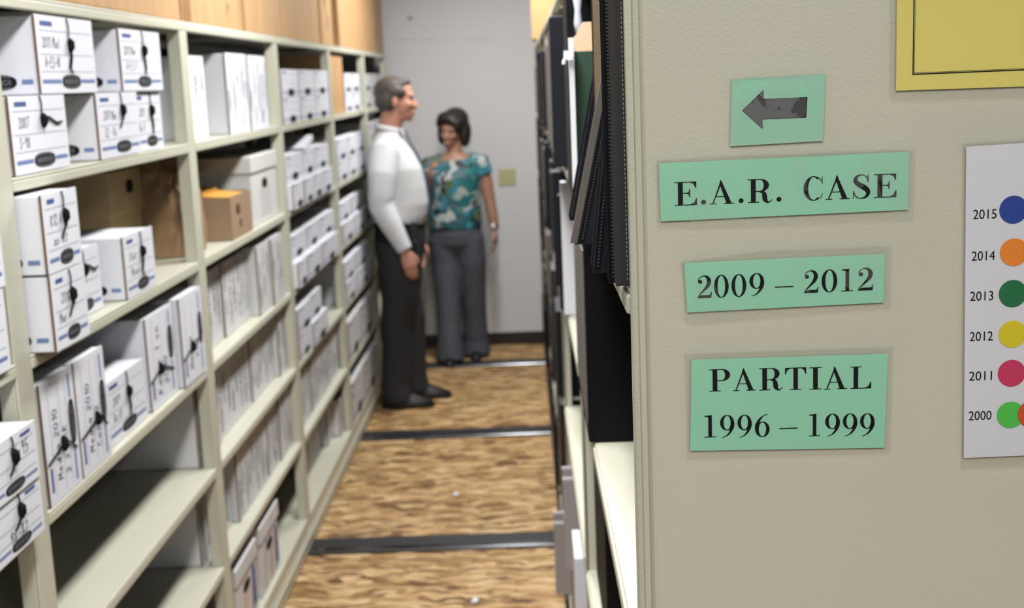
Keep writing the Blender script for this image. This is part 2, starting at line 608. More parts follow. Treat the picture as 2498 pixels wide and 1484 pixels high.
# ------------------------------------------------------------------ left shelving
W = 1.261
PE = [2.247 + W * k for k in range(-1, 5)] + [8.40]          # right edge of every post
PE = [0.986 - W] + PE
PE = sorted(PE)
SH = dict(T=1.964, A=1.641, B=1.321, C=1.023, D=0.735, E=0.444, F=0.134)
SD = 0.40
shelving = thing('steel_shelving', (-0.2, 4.0, 0), 'long cream steel shelving along the left side of the aisle, full of boxes', 'shelving', None)
for yr in PE[1:]:
    b = MB()
    b.box(-.005, 0, yr - .078, yr - .004, 0.02, 1.938, STEEL)
    b.box(-.034, -.005, yr - .078, yr - .073, 0.02, 1.938, STEEL)
    b.box(-.034, -.005, yr - .009, yr - .004, 0.02, 1.938, STEEL)
    b.box(-SD, -SD + .03, yr - .05, yr - .02, 0.02, 1.938, STEEL)
    b.build('post', shelving, bevel=0.002)
for i in range(1, len(PE) - 1):
    ya, yb = PE[i] - .004, PE[i + 1] - .078
    for k, z in SH.items():
        b = MB()
        e = .037 if k == 'T' else 0
        lo = 0.025 if k != 'F' else 0.05
        b.box(-SD, 0.002, ya - e, yb + e, z - .006, z, STEEL)
        b.box(-.014, 0.002, ya - e, yb + e, z - lo, z - .006, STEEL)
        b.box(-SD, -.036, ya - .037, yb + .037, z - .0055, z - .0005, STEEL)
        b.box(-SD, -SD + .01, ya - e, yb + e, z - .03, z - .006, STEEL)
        b.build('shelf', shelving, bevel=0.0025)
    b = MB()
    b.box(-SD - .012, -SD - .004, ya - .085, yb + .085, 0.02, 1.964, STEEL)
    b.build('back_panel', shelving)
b = MB()
b.box(-.05, 0.004, PE[1] - .085, PE[-1], 0.012, 0.084, STEEL)
b.box(0.004, 0.010, PE[1] - .085, PE[-1], 0.058, 0.068, STEEL)
b.build('kick_plate', shelving, bevel=0.002)

# ------------------------------------------------------------------ boxes
STROKES = {
    '0': [[(.3, 1), (.05, .75), (.05, .25), (.3, 0), (.55, .25), (.55, .75), (.3, 1)]],
    '1': [[(.15, .8), (.35, 1), (.33, 0)]],
    '2': [[(.05, .8), (.3, 1), (.55, .75), (.05, 0), (.6, .05)]],
    '3': [[(.05, .95), (.5, .9), (.25, .55), (.55, .3), (.25, 0), (.03, .1)]],
    '4': [[(.4, 1), (.05, .4), (.6, .4)], [(.45, .7), (.42, 0)]],
    '5': [[(.55, 1), (.12, 1), (.1, .55), (.5, .5), (.5, .1), (.05, .03)]],
    '6': [[(.5, 1), (.1, .5), (.1, .1), (.4, 0), (.52, .3), (.12, .4)]],
    '7': [[(.03, .95), (.58, 1), (.25, 0)]],
    '8': [[(.5, .85), (.25, 1), (.1, .75), (.5, .3), (.3, 0), (.05, .25), (.5, .85)]],
    '9': [[(.52, .75), (.25, .55), (.08, .8), (.3, 1), (.52, .8), (.45, 0)]],
    '-': [[(.1, .45), (.5, .5)]],
    'A': [[(.03, 0), (.3, 1), (.58, 0)], [(.15, .4), (.48, .4)]],
    'B': [[(.08, 0), (.1, 1), (.5, .8), (.1, .52), (.55, .25), (.08, 0)]],
    'C': [[(.55, .85), (.25, 1), (.05, .5), (.25, 0), (.56, .12)]],
    'D': [[(.08, 0), (.1, 1), (.55, .6), (.45, .1), (.08, 0)]],
    'E': [[(.55, 1), (.1, 1), (.08, 0), (.55, 0)], [(.1, .5), (.45, .5)]],
    'L': [[(.1, 1), (.08, 0), (.5, 0)]],
    'M': [[(.03, 0), (.08, 1), (.3, .4), (.53, 1), (.58, 0)]],
    'N': [[(.05, 0), (.08, 1), (.52, 0), (.55, 1)]],
    'R': [[(.08, 0), (.1, 1), (.52, .78), (.1, .5), (.55, 0)]],
    'S': [[(.53, .9), (.25, 1), (.1, .75), (.5, .3), (.3, 0), (.05, .1)]],
    'a': [[(.45, .5), (.15, .5), (.08, .1), (.4, .08), (.47, .5), (.5, 0)]],
    'e': [[(.08, .28), (.48, .35), (.3, .55), (.08, .25), (.25, 0), (.5, .1)]],
    'i': [[(.2, .5), (.2, 0)], [(.2, .75), (.21, .7)]],
    'd': [[(.45, .5), (.15, .45), (.1, .05), (.42, .08), (.5, 1), (.5, 0)]],
    'l': [[(.25, 1), (.25, 0)]],
    'o': [[(.3, .55), (.08, .3), (.3, 0), (.5, .3), (.3, .55)]],
    'r': [[(.12, .5), (.14, 0), (.14, .35), (.45, .52)]],
    's': [[(.45, .5), (.15, .42), (.42, .15), (.08, .03)]],
    'n': [[(.1, .5), (.1, 0), (.12, .35), (.4, .5), (.45, 0)]],
    't': [[(.25, .9), (.25, .05), (.45, .05)], [(.08, .6), (.45, .6)]],
    'x': [[(.08, .5), (.48, 0)], [(.45, .52), (.08, 0)]],
    ' ': [],
}


def ribbon(mb, T, pts, w, material, off):
    for (a, b) in zip(pts[:-1], pts[1:]):
        d = (b[0] - a[0], b[1] - a[1])
        l = sqrt(d[0] ** 2 + d[1] ** 2) or 1e-9
        n = (-d[1] / l * w / 2, d[0] / l * w / 2)
        e = (d[0] / l * w * .3, d[1] / l * w * .3)
        mb.poly([T(a[0] - n[0] - e[0], a[1] - n[1] - e[1], off), T(b[0] - n[0] + e[0], b[1] - n[1] + e[1], off),
                 T(b[0] + n[0] + e[0], b[1] + n[1] + e[1], off), T(a[0] + n[0] - e[0], a[1] + n[1] - e[1], off)], material)


def handwrite(mb, T, s, u, v, h, off=.0009, w=None, material=None, slant=.12):
    x = u
    for ch in s:
        for st in STROKES.get(ch, []):
            j = random.uniform(-.05, .05) * h
            ribbon(mb, T, [(x + (px * .85 + py * slant) * h, v + py * h + j) for px, py in st], w or h * .09, material or PEN, off)
        x += h * random.uniform(.62, .72) * (.7 if ch in ' il1' else 1)
    return x


def quad(mb, T, u0, u1, v0, v1, material, off):
    mb.poly([T(u0, v0, off), T(u1, v0, off), T(u1, v1, off), T(u0, v1, off)], material)


def badge(mb, T, cu_, cv_, a, b, detail, off=.0008):
    """dark barrel-shaped badge with pale lettering"""
    n = 20
    pts = []
    for k in range(n):
        t = 2 * pi * k / n
        c, d = cos(t), sin(t)
        pts.append(T(cu_ + a * math.copysign(abs(c) ** .8, c), cv_ + b * math.copysign(abs(d) ** .75, d), off))
    mb.mesh(pts, [tuple(range(n))], BLACKP)
    if detail:
        vs, fs = text_tris('BANKERS BOX')
        mb.mesh([T(cu_ + (x - .5) * a * 1.55, cv_ + (y - .5) * b * .7, off + .0004) for x, y in vs], fs, LETW)
        for sgn in (-1, 1):
            ribbon(mb, T, [(cu_ + a * .8 * t, cv_ + sgn * b * (.82 - .2 * abs(t))) for t in (-.9, -.4, 0, .4, .9)], b * .09, LETW, off + .0004)


def front_print(mb, T, w, h, detail, words=(), seed=0, lab=True, right=False):
    rnd = random.Random(seed)
    m = .012
    s0 = h * .155
    bu = w * rnd.uniform(.50, .60)
    ba = min(.052, w * .19) if detail else min(.062, w * .2)
    bb = h * (.095 if detail else .13)
    for (a, b) in ((m, bu - ba - .004), (bu + ba + .004, w - m)):
        if b > a:
            quad(mb, T, a, b, s0 - h * .022, s0 + h * .028, BLUE, .0005)
    badge(mb, T, bu, s0, ba, bb, detail)
    if lab:
        lu = w * .68 if right else m + .012
        quad(mb, T, lu, lu + w * .20, h * .865, h * .925, DBLUE, .0005)
    for f in (.80, .50, .28):
        quad(mb, T, m, w - m, h * f, h * f + .0012, RULE, .0004)
    vv = [h * .59, h * .34, h * .69]
    for k, s in enumerate(words):
        handwrite(mb, T, s, w * .33 if right else m + .012 + rnd.uniform(0, .02), vv[k % 3] - (h * .12 if right else 0), h * (.23 if right else .135))
    return bu


def string_tie(parent, T, w, h, bu, loose, rnd):
    """black cord from the lid round a button"""
    c = MB()
    bv = h * (.70 + rnd.uniform(-.06, .04))
    c.tube([T(bu, h - .001, .0015), T(bu + .002, h * .88, .003), T(bu - .002, bv + .01, .003)], .0016, CORD, 6)
    pts = [(bu, bv), (bu + .004, bv - h * .15), (bu + .008 * rnd.choice((-1, 1)), bv - h * .3), (bu + .006, h * .27)]
    if loose == 'side':
        pts = [(bu, bv - .005), (bu + w * .12, bv + .004), (bu + w * .26, bv - h * .06), (bu + w * .36, bv - h * .05)]
    if loose == 'fork':
        pts = [(bu, bv), (bu + .002, bv - h * .14), (bu - .02, bv - h * .28)]
    c.tube([T(u, v, .003) for u, v in pts], .0022, CORD, 6)
    if loose != 'side':
        c.tube([T(u + .004, v - .002, .0035) for u, v in pts[:-1]], .0018, CORD, 6)
    so = c.build('string', parent)
    k = MB()
    k.tube([T(bu - .001, bv + .012, .004), T(bu, bv + .005, .006), T(bu + .001, bv - .006, .006), T(bu, bv - .016, .004)], [.003, .0075, .0075, .003], CORD, 8)
    k.build('button', so)


LEVEL = dict(A='top compartment', B='second compartment down', C='third compartment down', D='fourth compartment down', E='fifth compartment down', F='bottom compartment')
BAYN = ['cut-off first bay', 'second bay', 'third bay', 'fourth bay', 'fifth bay', 'last bay']
GRP = 'white record boxes on the left shelving'


def facing(xf, y0, z0):
    """u to the right (+Y), v up, off towards the aisle (+X)"""
    return lambda u, v, off=0.0: Vector((xf + off, y0 + u, z0 + v))


def records_box(y0, y1, z0, z1, xf, label, words=(), kind='string', depth=None, seed=0, loose='', detail=True, rz=0.0, white=None, right=False):
    """white cardboard storage box: kind string (lying), standing (on its end), plain"""
    white = white or WHITE
    d = depth or min(.34, xf + SD - .012)
    rnd = random.Random(seed * 13 + 5)
    z0 += .0015
    z1 += .0008
    t = thing('record_box', (xf - d / 2, (y0 + y1) / 2, z0), label, 'box', GRP)
    b = MB()
    b.box(xf - d, xf - .004, y0 + .002, y1 - .002, z0, z1 - .002, white)
    w, h = y1 - y0, z1 - z0
    # printing on the side that faces the camera
    Ts = lambda u, v, off=0.0: Vector((xf - .006 - d + u, y0 + .002 - off, z0 + v))
    if kind == 'string' and detail:
        quad(b, Ts, d - .030, d - .008, h * .13, h * .19, BLUE, .0006)
        badge(b, Ts, d - .085, h * .16, .046, h * .10, True)
    b.build('carton', t, bevel=0.002)
    f = MB()
    Ty = facing(xf, y0, z0)
    # the tuck flap: a thin slab whose cut ends show raw brown board
    f.box(xf - .004, xf, y0 + .001, y1 - .001, z0 + .0005, z1, white)
    f.box(xf - .0045, xf - .0005, y0 - .0006, y0 + .001, z0 + .001, z1 - .001, RAW)
    if kind == 'string':
        bu = front_print(f, Ty, w, h, detail, words, seed, right=right)
        f.build('front_flap', t)
        if detail:
            string_tie(t, Ty, w, h, bu, loose, rnd)
    elif kind == 'standing':
        # same printing turned a quarter to the left
        Tr = lambda u, v, off=0.0: Vector((xf + off, y0 + (w - v), z0 + u))
        front_print(f, Tr, h, w, detail, words, seed)
        f.build('front_flap', t)
        if detail:
            c = MB()
            cy, cz = w * rnd.uniform(.35, .6), h * rnd.uniform(.38, .48)
            P = facing(xf, y0, z0)
            c.tube([P(.004, cz - h * .09, .002), P(cy * .5, cz - h * .05, .003), P(cy, cz, .004), P(cy + w * .18, cz - h * .02, .003), P(w * .9, cz - h * (.12 if loose != 'up' else -.1), .002)], .0018, CORD, 6)
            so = c.build('string', t)
            k = MB()
            k.tube([P(cy - .003, cz + .014, .004), P(cy, cz + .004, .006), P(cy, cz - .007, .006), P(cy + .001, cz - .016, .004)], [.003, .0075, .008, .003], CORD, 8)
            k.build('button', so)
    elif kind == 'file':
        # plain upright file box with columns of print running up it
        n = max(1, int(w / .05))
        for i in range(n):
            u = w * (i + .5) / n + rnd.uniform(-.008, .008)
            for k in range(rnd.randint(3, 5)):
                a = h * rnd.uniform(.06, .7)
                v = a
                e = min(h * .94, a + h * rnd.uniform(.15, .35))
                while v < e:
                    l = rnd.uniform(.006, .014)
                    quad(f, Ty, u - .007, u + .006, v, v + l * .85, rnd.choice((GREYT, GREYT, RULE)), .0008)
                    v += l + .004
        if seed % 3 == 0:
            quad(f, Ty, w * .62, w * .62 + .02, h * .08, h * .25, GREYT, .0006)
        f.build('front_flap', t)
    else:
        f.build('front_flap', t)
    return t


# --- first bay, mostly outside the frame
S = 1.0
for (lv, y0, y1, a, b_, x, kd, wd, lab) in (
    ('B', 1.84, 2.13, 0, .142, .010, 'string', ('2001',), 'white string-tie box at the left photo edge, lower of two beside the post'),
    ('B', 1.84, 2.14, .143, .285, .012, 'string', ('1999',), 'white string-tie box at the left photo edge, upper of two beside the post'),
    ('C', 1.93, 2.150, 0, .100, .030, 'string', ('', '98-A2'), 'shallow white box at the lower left, under the box marked 96-95'),
    ('C', 1.93, 2.145, .101, .203, .034, 'string', ('', '', 'k 96-95'), 'shallow white box at the lower left marked 96-95, topmost of two')):
    z = SH[lv]
    records_box(y0, y1, z + a, z + b_, x, lab, wd, kd, seed=int(y1 * 1000) + int(a * 100), loose='fork', depth=.36, right=lv == 'C')

# --- second bay: the string-tie boxes one can make out
HERO = [
    ('A', 2.262, 2.538, 0, .142, .0, 'string', ('2007', 'S-98'), 'side', 'white string-tie box marked 2007, lower left of the top compartment, second bay'),
    ('A', 2.424, 2.741, .143, .292, .0, 'string', ('2011 Mal', 'A-ES-N'), '', 'white string-tie box, upper left of the top compartment in the second bay'),
    ('A', 2.718, 3.004, 0, .142, .002, 'string', ('2011 Mar', 'E2 - Ds'), 'fork', 'white string-tie box in the middle of the lower row, top compartment, second bay'),
    ('A', 3.010, 3.235, 0, .141, -.010, 'string', ('2011', 'Bx 5'), '', 'white string-tie box at the right of the lower row, top compartment, second bay'),
    ('A', 2.918, 3.237, .143, .284, .0, 'string', ('2011 Mar', 'A-E S-1'), '', 'white string-tie box, upper right of the top compartment in the second bay'),
    ('B', 2.252, 2.430, 0, .141, .045, 'string', ('2010', 'Mar'), 'fork', 'white string-tie box jutting over the shelf edge, under another, second compartment'),
    ('B', 2.250, 2.428, .142, .287, .045, 'string', ('R12 A-33', 'Tax 1st'), 'fork', 'white string-tie box jutting out on top of another, second compartment, second bay'),
    ('B', 2.500, 2.735, 0, .142, -.030, 'string', ('2009', 'A-3'), 'side', 'white string-tie box half hidden behind the jutting stack, loose string hanging sideways'),
    ('B', 2.812, 3.037, 0, .143, .0, 'string', ('Stat', 'Mixed'), '', 'white string-tie box alone in front of the brown lidded carton'),
    ('C', 2.262, 2.432, 0, .237, .0, 'standing', ('Media 2010', '2 x CAR'), '', 'tall white string-tie box stood on end, leftmost in the third compartment'),
    ('C', 2.440, 2.615, 0, .237, .0, 'standing', ('Media 2010', 'Case 2'), '', 'tall white string-tie box stood on end, second from left in the third compartment'),
    ('C', 2.650, 2.925, 0, .142, -.015, 'string', ('2009', 'Bn 01'), '', 'low white string-tie box between the tall ones in the third compartment'),
    ('C', 2.955, 3.180, 0, .228, -.012, 'standing', ('Radio 1 on', '2010'), '', 'tall white string-tie box stood on end, right of the low box'),
    ('C', 3.195, 3.410, 0, .235, .004, 'standing', ('Media', 'Test'), 'up', 'tall white string-tie box stood on end against the post, rightmost in third compartment'),
]
for k, (lv, y0, y1, a, b_, x, kd, wd, loose, lab) in enumerate(HERO):
    records_box(y0, y1, SH[lv] + a, SH[lv] + b_, x, lab, wd, kd, seed=k + 3, loose=loose, depth=.33)

ORD = ['leftmost', 'second from left', 'third from left', 'fourth from left', 'fifth from left']
FAR = []


def row(bay, lv, a, h, x, spans, kind, rown='', white=None, adj='white record box'):
    for i, (y0, y1) in enumerate(spans):
        pos = ORD[i] if len(spans) > 1 else 'alone'
        lab = adj + ' ' + pos + (' in ' + rown if rown else '') + ', ' + LEVEL[lv] + ', ' + BAYN[bay]
        xx = x[i] if hasattr(x, '__len__') else x
        hh = h[i] if hasattr(h, '__len__') else h
        records_box(y0, y1, SH[lv] + a, SH[lv] + a + hh, xx, lab, ('',) if kind == 'file' else (random.choice(('2004', '03 A', '1998', 'B 7', '02-11')),), kind,
                    seed=int(y0 * 100) + ord(lv), detail=False, white=white, depth=.30 if y0 < 3.47 else None)


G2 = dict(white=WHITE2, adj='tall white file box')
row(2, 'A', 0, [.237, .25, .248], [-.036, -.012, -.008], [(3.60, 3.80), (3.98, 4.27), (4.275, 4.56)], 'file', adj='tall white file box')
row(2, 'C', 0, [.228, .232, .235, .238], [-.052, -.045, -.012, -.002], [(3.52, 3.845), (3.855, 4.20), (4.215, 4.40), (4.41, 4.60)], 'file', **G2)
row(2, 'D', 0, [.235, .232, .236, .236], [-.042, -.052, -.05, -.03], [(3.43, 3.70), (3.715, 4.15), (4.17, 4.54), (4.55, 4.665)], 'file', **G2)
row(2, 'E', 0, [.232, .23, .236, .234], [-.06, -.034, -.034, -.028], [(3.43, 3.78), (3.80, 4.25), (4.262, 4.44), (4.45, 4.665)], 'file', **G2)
row(3, 'A', 0, .1, 0, [(4.80, 5.16), (5.18, 5.53), (5.54, 5.91)], 'string', 'the lower row')
row(3, 'A', .101, .104, 0, [(4.80, 5.15), (5.17, 5.53), (5.54, 5.91)], 'string', 'the upper row')
row(3, 'B', 0, .1, [.02, .022, .02, .018], [(4.775, 5.0), (5.02, 5.22), (5.24, 5.48), (5.50, 5.76)], 'string', 'the lower row')
row(3, 'B', .101, .102, -.004, [(4.79, 5.14), (5.15, 5.44), (5.45, 5.82)], 'string', 'the upper row')
row(3, 'C', 0, .1, .02, [(4.775, 4.97), (4.99, 5.33), (5.35, 5.80)], 'string', 'the lower row')
row(3, 'C', .101, .09, -.01, [(4.80, 5.16), (5.18, 5.49), (5.50, 5.91)], 'string', 'the upper row')
row(3, 'D', 0, .1, [0, .01], [(4.80, 5.05), (5.06, 5.44)], 'string', 'the lower row')
row(3, 'D', .101, .1, [0, -.004], [(4.80, 5.10), (5.11, 5.38)], 'string', 'the upper row')
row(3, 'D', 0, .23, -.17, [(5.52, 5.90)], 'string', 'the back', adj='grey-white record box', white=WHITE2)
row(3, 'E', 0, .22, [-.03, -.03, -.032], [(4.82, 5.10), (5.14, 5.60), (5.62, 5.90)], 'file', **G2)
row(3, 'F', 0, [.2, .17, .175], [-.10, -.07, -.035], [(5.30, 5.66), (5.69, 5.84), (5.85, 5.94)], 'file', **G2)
row(4, 'A', 0, .098, -.02, [(6.575, 6.84), (6.85, 7.18)], 'string', 'the lower row')
row(4, 'A', .099, .098, -.02, [(6.575, 6.84), (6.85, 7.18)], 'string', 'the upper row')
row(4, 'B', 0, .1, 0, [(6.05, 6.40), (6.41, 6.75), (6.76, 7.10)], 'string', 'the lower row')
row(4, 'B', .101, .102, 0, [(6.05, 6.40), (6.41, 6.75), (6.76, 7.10)], 'string', 'the upper row')
row(4, 'C', 0, .098, .004, [(6.06, 6.48), (6.50, 6.98)], 'string', 'the lower row')
row(4, 'C', .099, .09, -.012, [(6.07, 6.5), (6.52, 6.98)], 'string', 'the upper row')
row(4, 'D', 0, .098, .004, [(6.06, 6.40), (6.42, 7.08)], 'string', 'the lower row')
row(4, 'D', .099, .1, 0, [(6.05, 6.45), (6.47, 6.98)], 'string', 'the upper row')
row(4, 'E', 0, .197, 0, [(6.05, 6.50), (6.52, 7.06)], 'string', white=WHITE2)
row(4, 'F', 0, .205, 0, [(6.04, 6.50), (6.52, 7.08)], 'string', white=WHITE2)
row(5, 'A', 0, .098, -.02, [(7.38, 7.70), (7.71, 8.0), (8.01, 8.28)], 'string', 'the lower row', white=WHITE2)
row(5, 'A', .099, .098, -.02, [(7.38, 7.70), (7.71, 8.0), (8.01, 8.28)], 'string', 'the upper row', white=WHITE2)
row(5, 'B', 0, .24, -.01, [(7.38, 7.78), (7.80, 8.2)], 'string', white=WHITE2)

# lidded archive boxes
def archive_box(y0, y1, z0, z1, xf, label, material, depth=.36, blue=False, smear=False):
    z0 += .0015
    t = thing('archive_box', (xf - depth / 2, (y0 + y1) / 2, z0), label, 'box', None)
    lid = z1 - (z1 - z0) * .24
    b = MB()
    b.box(xf - depth, xf - .006, y0 + .005, y1 - .005, z0, z1 - .006, material)
    T = facing(xf - .006, y0 + .005, z0)
    w, h = y1 - y0 - .01, z1 - z0
    if smear:
        for k in range(6):
            u = w * random.uniform(.05, .8)
            ribbon(b, T, [(u, h * .05), (u + w * .1, h * .7)], .012, MANILA if k % 2 else RULE, .0005)
    else:
        for k in range(3):
            u = w * (.35 + .13 * k)
            v = h * .08
            while v < h * .5:
                quad(b, T, u, u + .012, v, v + .008, GREYT, .0005)
                v += .013
    co = b.build('carton', t, bevel=.002)
    l = MB()
    l.box(xf - depth - .004, xf, y0, y1, lid, z1, material)
    l.build('lid', t, bevel=.003)
    g = MB()
    n = 16
    g.mesh([T(w * .5 + .045 * math.copysign(abs(cos(2 * pi * k / n)) ** .6, cos(2 * pi * k / n)), (lid - z0) - .045 + .017 * sin(2 * pi * k / n), .001) for k in range(n)], [tuple(range(n))], BLACKP)
    g.build('hand_hole', co)
    if blue:
        g = MB()
        quad(g, T, w * .80, w * .92, h * .12, h * .66, DBLUE, .0012)
        g.build('blue_tape', co)
    return t


archive_box(4.235, 4.67, SH['B'], SH['B'] + .236, -.012, 'ivory lidded archive box with hand hole, behind the small brown carton', CREAM)
archive_box(3.585, 3.875, SH['F'], SH['F'] + .232, -.008, 'white lidded archive box with blue tape, nearer of two on the bottom shelf', WHITE2, blue=True, smear=True)
archive_box(3.93, 4.235, SH['F'], SH['F'] + .238, -.008, 'white lidded archive box, farther of two on the bottom shelf', WHITE2, blue=True, smear=True)
b = MB()
b.box(-.33, -.06, 3.30, 3.52, SH['F'] + .0015, SH['F'] + .2, NAVYC)
tag(b.build('file_box', at=(-.2, 3.4, SH['F']), bevel=.003), 'dark navy file box behind the post on the bottom shelf, second bay', 'box')

# open carton with envelopes, brown lidded carton, paper bag
t = thing('open_carton', (-.13, 4.02, SH['B']), 'small open brown carton with a stamped front, in front of the archive box', 'carton')
b = MB()
z0, z1 = SH['B'] + .0015, SH['B'] + .135
x0, x1, y0, y1 = -.28, -.006, 3.875, 4.16
for q in ((x0, x0 + .005, y0, y1), (x1 - .005, x1, y0, y1), (x0 + .005, x1 - .005, y0, y0 + .005), (x0 + .005, x1 - .005, y1 - .005, y1)):
    b.box(*q, z0, z1, KRAFT2)
b.box(x0 + .005, x1 - .005, y0 + .005, y1 - .005, z0, z0 + .006, KRAFT2)
T = facing(x1, y0, z0)
for k in range(5):
    handwrite(b, T, 'MAS', .07, .075, .03, w=.004, material=BLACKP) if k == 0 else None
    quad(b, T, .11 + .004 * k, .113 + .004 * k, .03, .055, BLACKP, .0006)
b.build('carton', t)
for k, (dz, a, lab) in enumerate(((.0, .06, 'orange manila envelope lying lower in the small open carton'), (.018, .02, 'orange manila envelope lying on top in the small open carton'))):
    b = MB()
    mt = Matrix.Translation((-.13, 4.01, z1 - .018 + dz)) @ Matrix.Rotation(a * .3, 4, 'Z') @ Matrix.Rotation(.10, 4, 'Y')
    b.box(-.11, .11, -.105, .105, 0, .008, ORANGE, mt)
    b.box(-.03, .03, -.10, .10, .008, .016, ORANGE, mt)
    tag(b.build('manila_envelope', at=(-.13, 4.01, z1), bevel=.002), lab, 'envelope', 'orange envelopes in the carton')
zB = SH['B'] + .0015
t = thing('lidded_carton', (-.25, 3.35, zB), 'brown lidded carton with a dark hand hole, behind the white boxes', 'carton')
b = MB()
b.box(-.362, -.16, 3.225, 3.485, zB, zB + .255, KRAFT3)
T = facing(-.16, 3.225, zB)
handwrite(b, T, 'L-04', .10, .075, .03, w=.005, material=BLACKP)
b.build('carton', t, bevel=.003)
b = MB()
b.box(-.366, -.154, 3.22, 3.49, zB + .15, zB + .262, KRAFT3)
lo_ = b.build('lid', t, bevel=.003)
b = MB()
T = facing(-.154, 3.22, zB)
b.mesh([T(.16 + .03 * math.copysign(abs(cos(2 * pi * k / 14)) ** .5, cos(2 * pi * k / 14)), .215 + .018 * sin(2 * pi * k / 14), .001) for k in range(14)], [tuple(range(14))], BLACKP)
b.build('hand_hole', lo_)
# paper bag, crumpled towards its folded top
b = MB()
rings = []
n = 40
for i in range(9):
    f = i / 8
    z = zB + .001 + f * .272
    rings.append((-.165 + .02 * f, 3.625 + .008 * sin(f * 7), z, .122 * (1 - .45 * f ** 2.2), .113 * (1 - .12 * f ** 2)))
b.loft(rings, BAGM, n, 6)
rr = random.Random(4)
for i in range(len(b.v)):
    x, y, z = b.v[i]
    k = (z - zB) / .27
    b.v[i] = (min(x + rr.uniform(-.012, .012) * k, -.040), y + rr.uniform(-.02, .02) * k, z)
t = b.build('paper_bag', at=(-.165, 3.62, zB))
tag(t, 'crumpled brown paper bag standing behind the post in the second compartment', 'bag')
# narrow brown carton in the fifth bay
b = MB()
b.box(-.34, -.02, 6.10, 6.54, SH['A'] + .0015, SH['A'] + .288, KRAFT)
tag(b.build('carton', at=(-.2, 6.3, SH['A']), bevel=.003), 'upright tan carton filling the left of the top compartment, fifth bay', 'carton')
# loose lid lying askew over boxes in the fourth bay
b = MB()
mt = Matrix.Translation((-.10, 5.31, SH['B'] + .232)) @ Matrix.Rotation(.22, 4, 'X')
b.box(-.12, .10, -.10, .10, 0, .004, WHITE, mt)
b.box(.097, .10, -.10, .10, -.018, 0, WHITE, mt)
tag(b.build('box_lid', at=(-.1, 5.31, SH['B'] + .2)), 'loose white lid tilted on the upper boxes, second compartment, fourth bay', 'lid')

# cartons on top of the shelving
TOPC = [(2.52, 3.478, .36, 'wide tan carton on top of the shelving, nearest the camera'), (3.50, 4.195, .38, 'tan carton with a brown tape band on top, second from the camera'),
        (4.215, 5.80, .40, 'long tan carton with grey stamps on top of the shelving'), (5.87, 6.20, .42, 'narrow upright tan carton on top, between two dark gaps'),
        (6.42, 8.36, .44, 'tan carton on top of the shelving at the far wall')]
for k, (y0, y1, h, lab) in enumerate(TOPC):
    t = thing('carton', (-.2, (y0 + y1) / 2, SH['T']), lab, 'carton', 'tan cartons on top of the shelving')
    b = MB()
    b.box(-.36, -.006, y0, y1, SH['T'] + .0015, SH['T'] + h, KRAFT)
    T = facing(-.006, y0, SH['T'])
    rn = random.Random(k)
    for j in range(5):
        u, v = rn.uniform(.05, y1 - y0 - .12), rn.uniform(.03, .25)
        for q in range(4):
            ribbon(b, T, [(u + rn.uniform(0, .05), v + rn.uniform(0, .08)), (u + rn.uniform(0, .05), v + rn.uniform(0, .08))], .006, SMUDGE, .0006)
    cb = b.build('carton_body', t, bevel=.004)
    if k in (1, 2, 4):
        b = MB()
        u0, u1 = ((.01, .09), (.02, .06), (1.55, 1.9))[(1, 2, 4).index(k)]
        quad(b, T, u0, u1, .004, h - .004, TAPE, .0009)
        b.build('packing_tape', cb)

# ------------------------------------------------------------------ right shelving (stands very slightly skewed)
def RX(y):
    return 1.0085 - .005 * y


RSH = dict(T=1.975, A=1.585, B=1.220, C=.830, D=.450, F=.140)
RP = [2.40, 3.66, 4.92, 6.18, 7.44]
rs = thing('steel_shelving', (1.3, 4.0, 0), 'cream steel shelving on the right of the aisle with a sign-covered end panel', 'shelving')
prof = [(1.0035, 1.16), (1.0035, 1.1415), (1.0045, 1.1385), (1.0070, 1.1365), (1.0085, 1.1355), (1.0095, 1.1375), (1.0105, 1.1385), (1.0150, 1.1385), (1.0165, 1.1345),
        (1.0185, 1.1315), (1.0215, 1.1300), (1.95, 1.1300), (1.95, 1.16)]
b = MB()
n = len(prof)
vs = [(x, y, z) for z in (0.02, 1.99) for x, y in prof]
fs = [(i, (i + 1) % n, n + (i + 1) % n, n + i) for i in range(n)] + [tuple(range(n))[::-1], tuple(range(n, 2 * n))]
b.mesh(vs, fs, PANELM)
b.build('end_panel', rs)
for yp in RP + [8.36]:
    x = RX(yp)
    b = MB()
    b.box(x, x + .006, yp - .042, yp + .043, .02, 1.968, STEEL)
    b.box(x, x + .020, yp - .042, yp - .036, .02, 1.968, STEEL)
    b.box(x + .40, x + .43, yp - .02, yp + .02, .02, 1.968, STEEL)
    b.build('post', rs, bevel=.002)
ys = [1.162] + [q for p in RP for q in (p - .042, p + .043)] + [8.318]
for i in range(0, len(ys), 2):
    ya, yb = ys[i], ys[i + 1]
    for k, z in RSH.items():
        b = MB()
        xa, xb = RX(ya), RX(yb)
        for (o0, o1, q0, q1) in ((0, .43, z - .006, z), (-.003, .014, z - .025, z - .006)):
            b.mesh([(xa + o0, ya, q0), (xa + o1, ya, q0), (xb + o1, yb, q0), (xb + o0, yb, q0), (xa + o0, ya, q1), (xa + o1, ya, q1), (xb + o1, yb, q1), (xb + o0, yb, q1)],
                   [(0, 3, 2, 1), (4, 5, 6, 7), (0, 1, 5, 4), (1, 2, 6, 5), (2, 3, 7, 6), (3, 0, 4, 7)], STEEL)
        b.build('shelf', rs, bevel=.003)
    b = MB()
    b.box(RX(ya) + .432, RX(ya) + .44, max(ya - .04, 1.162), yb + .04, .02, 1.968, STEEL)
    b.build('back_panel', rs)
b = MB()
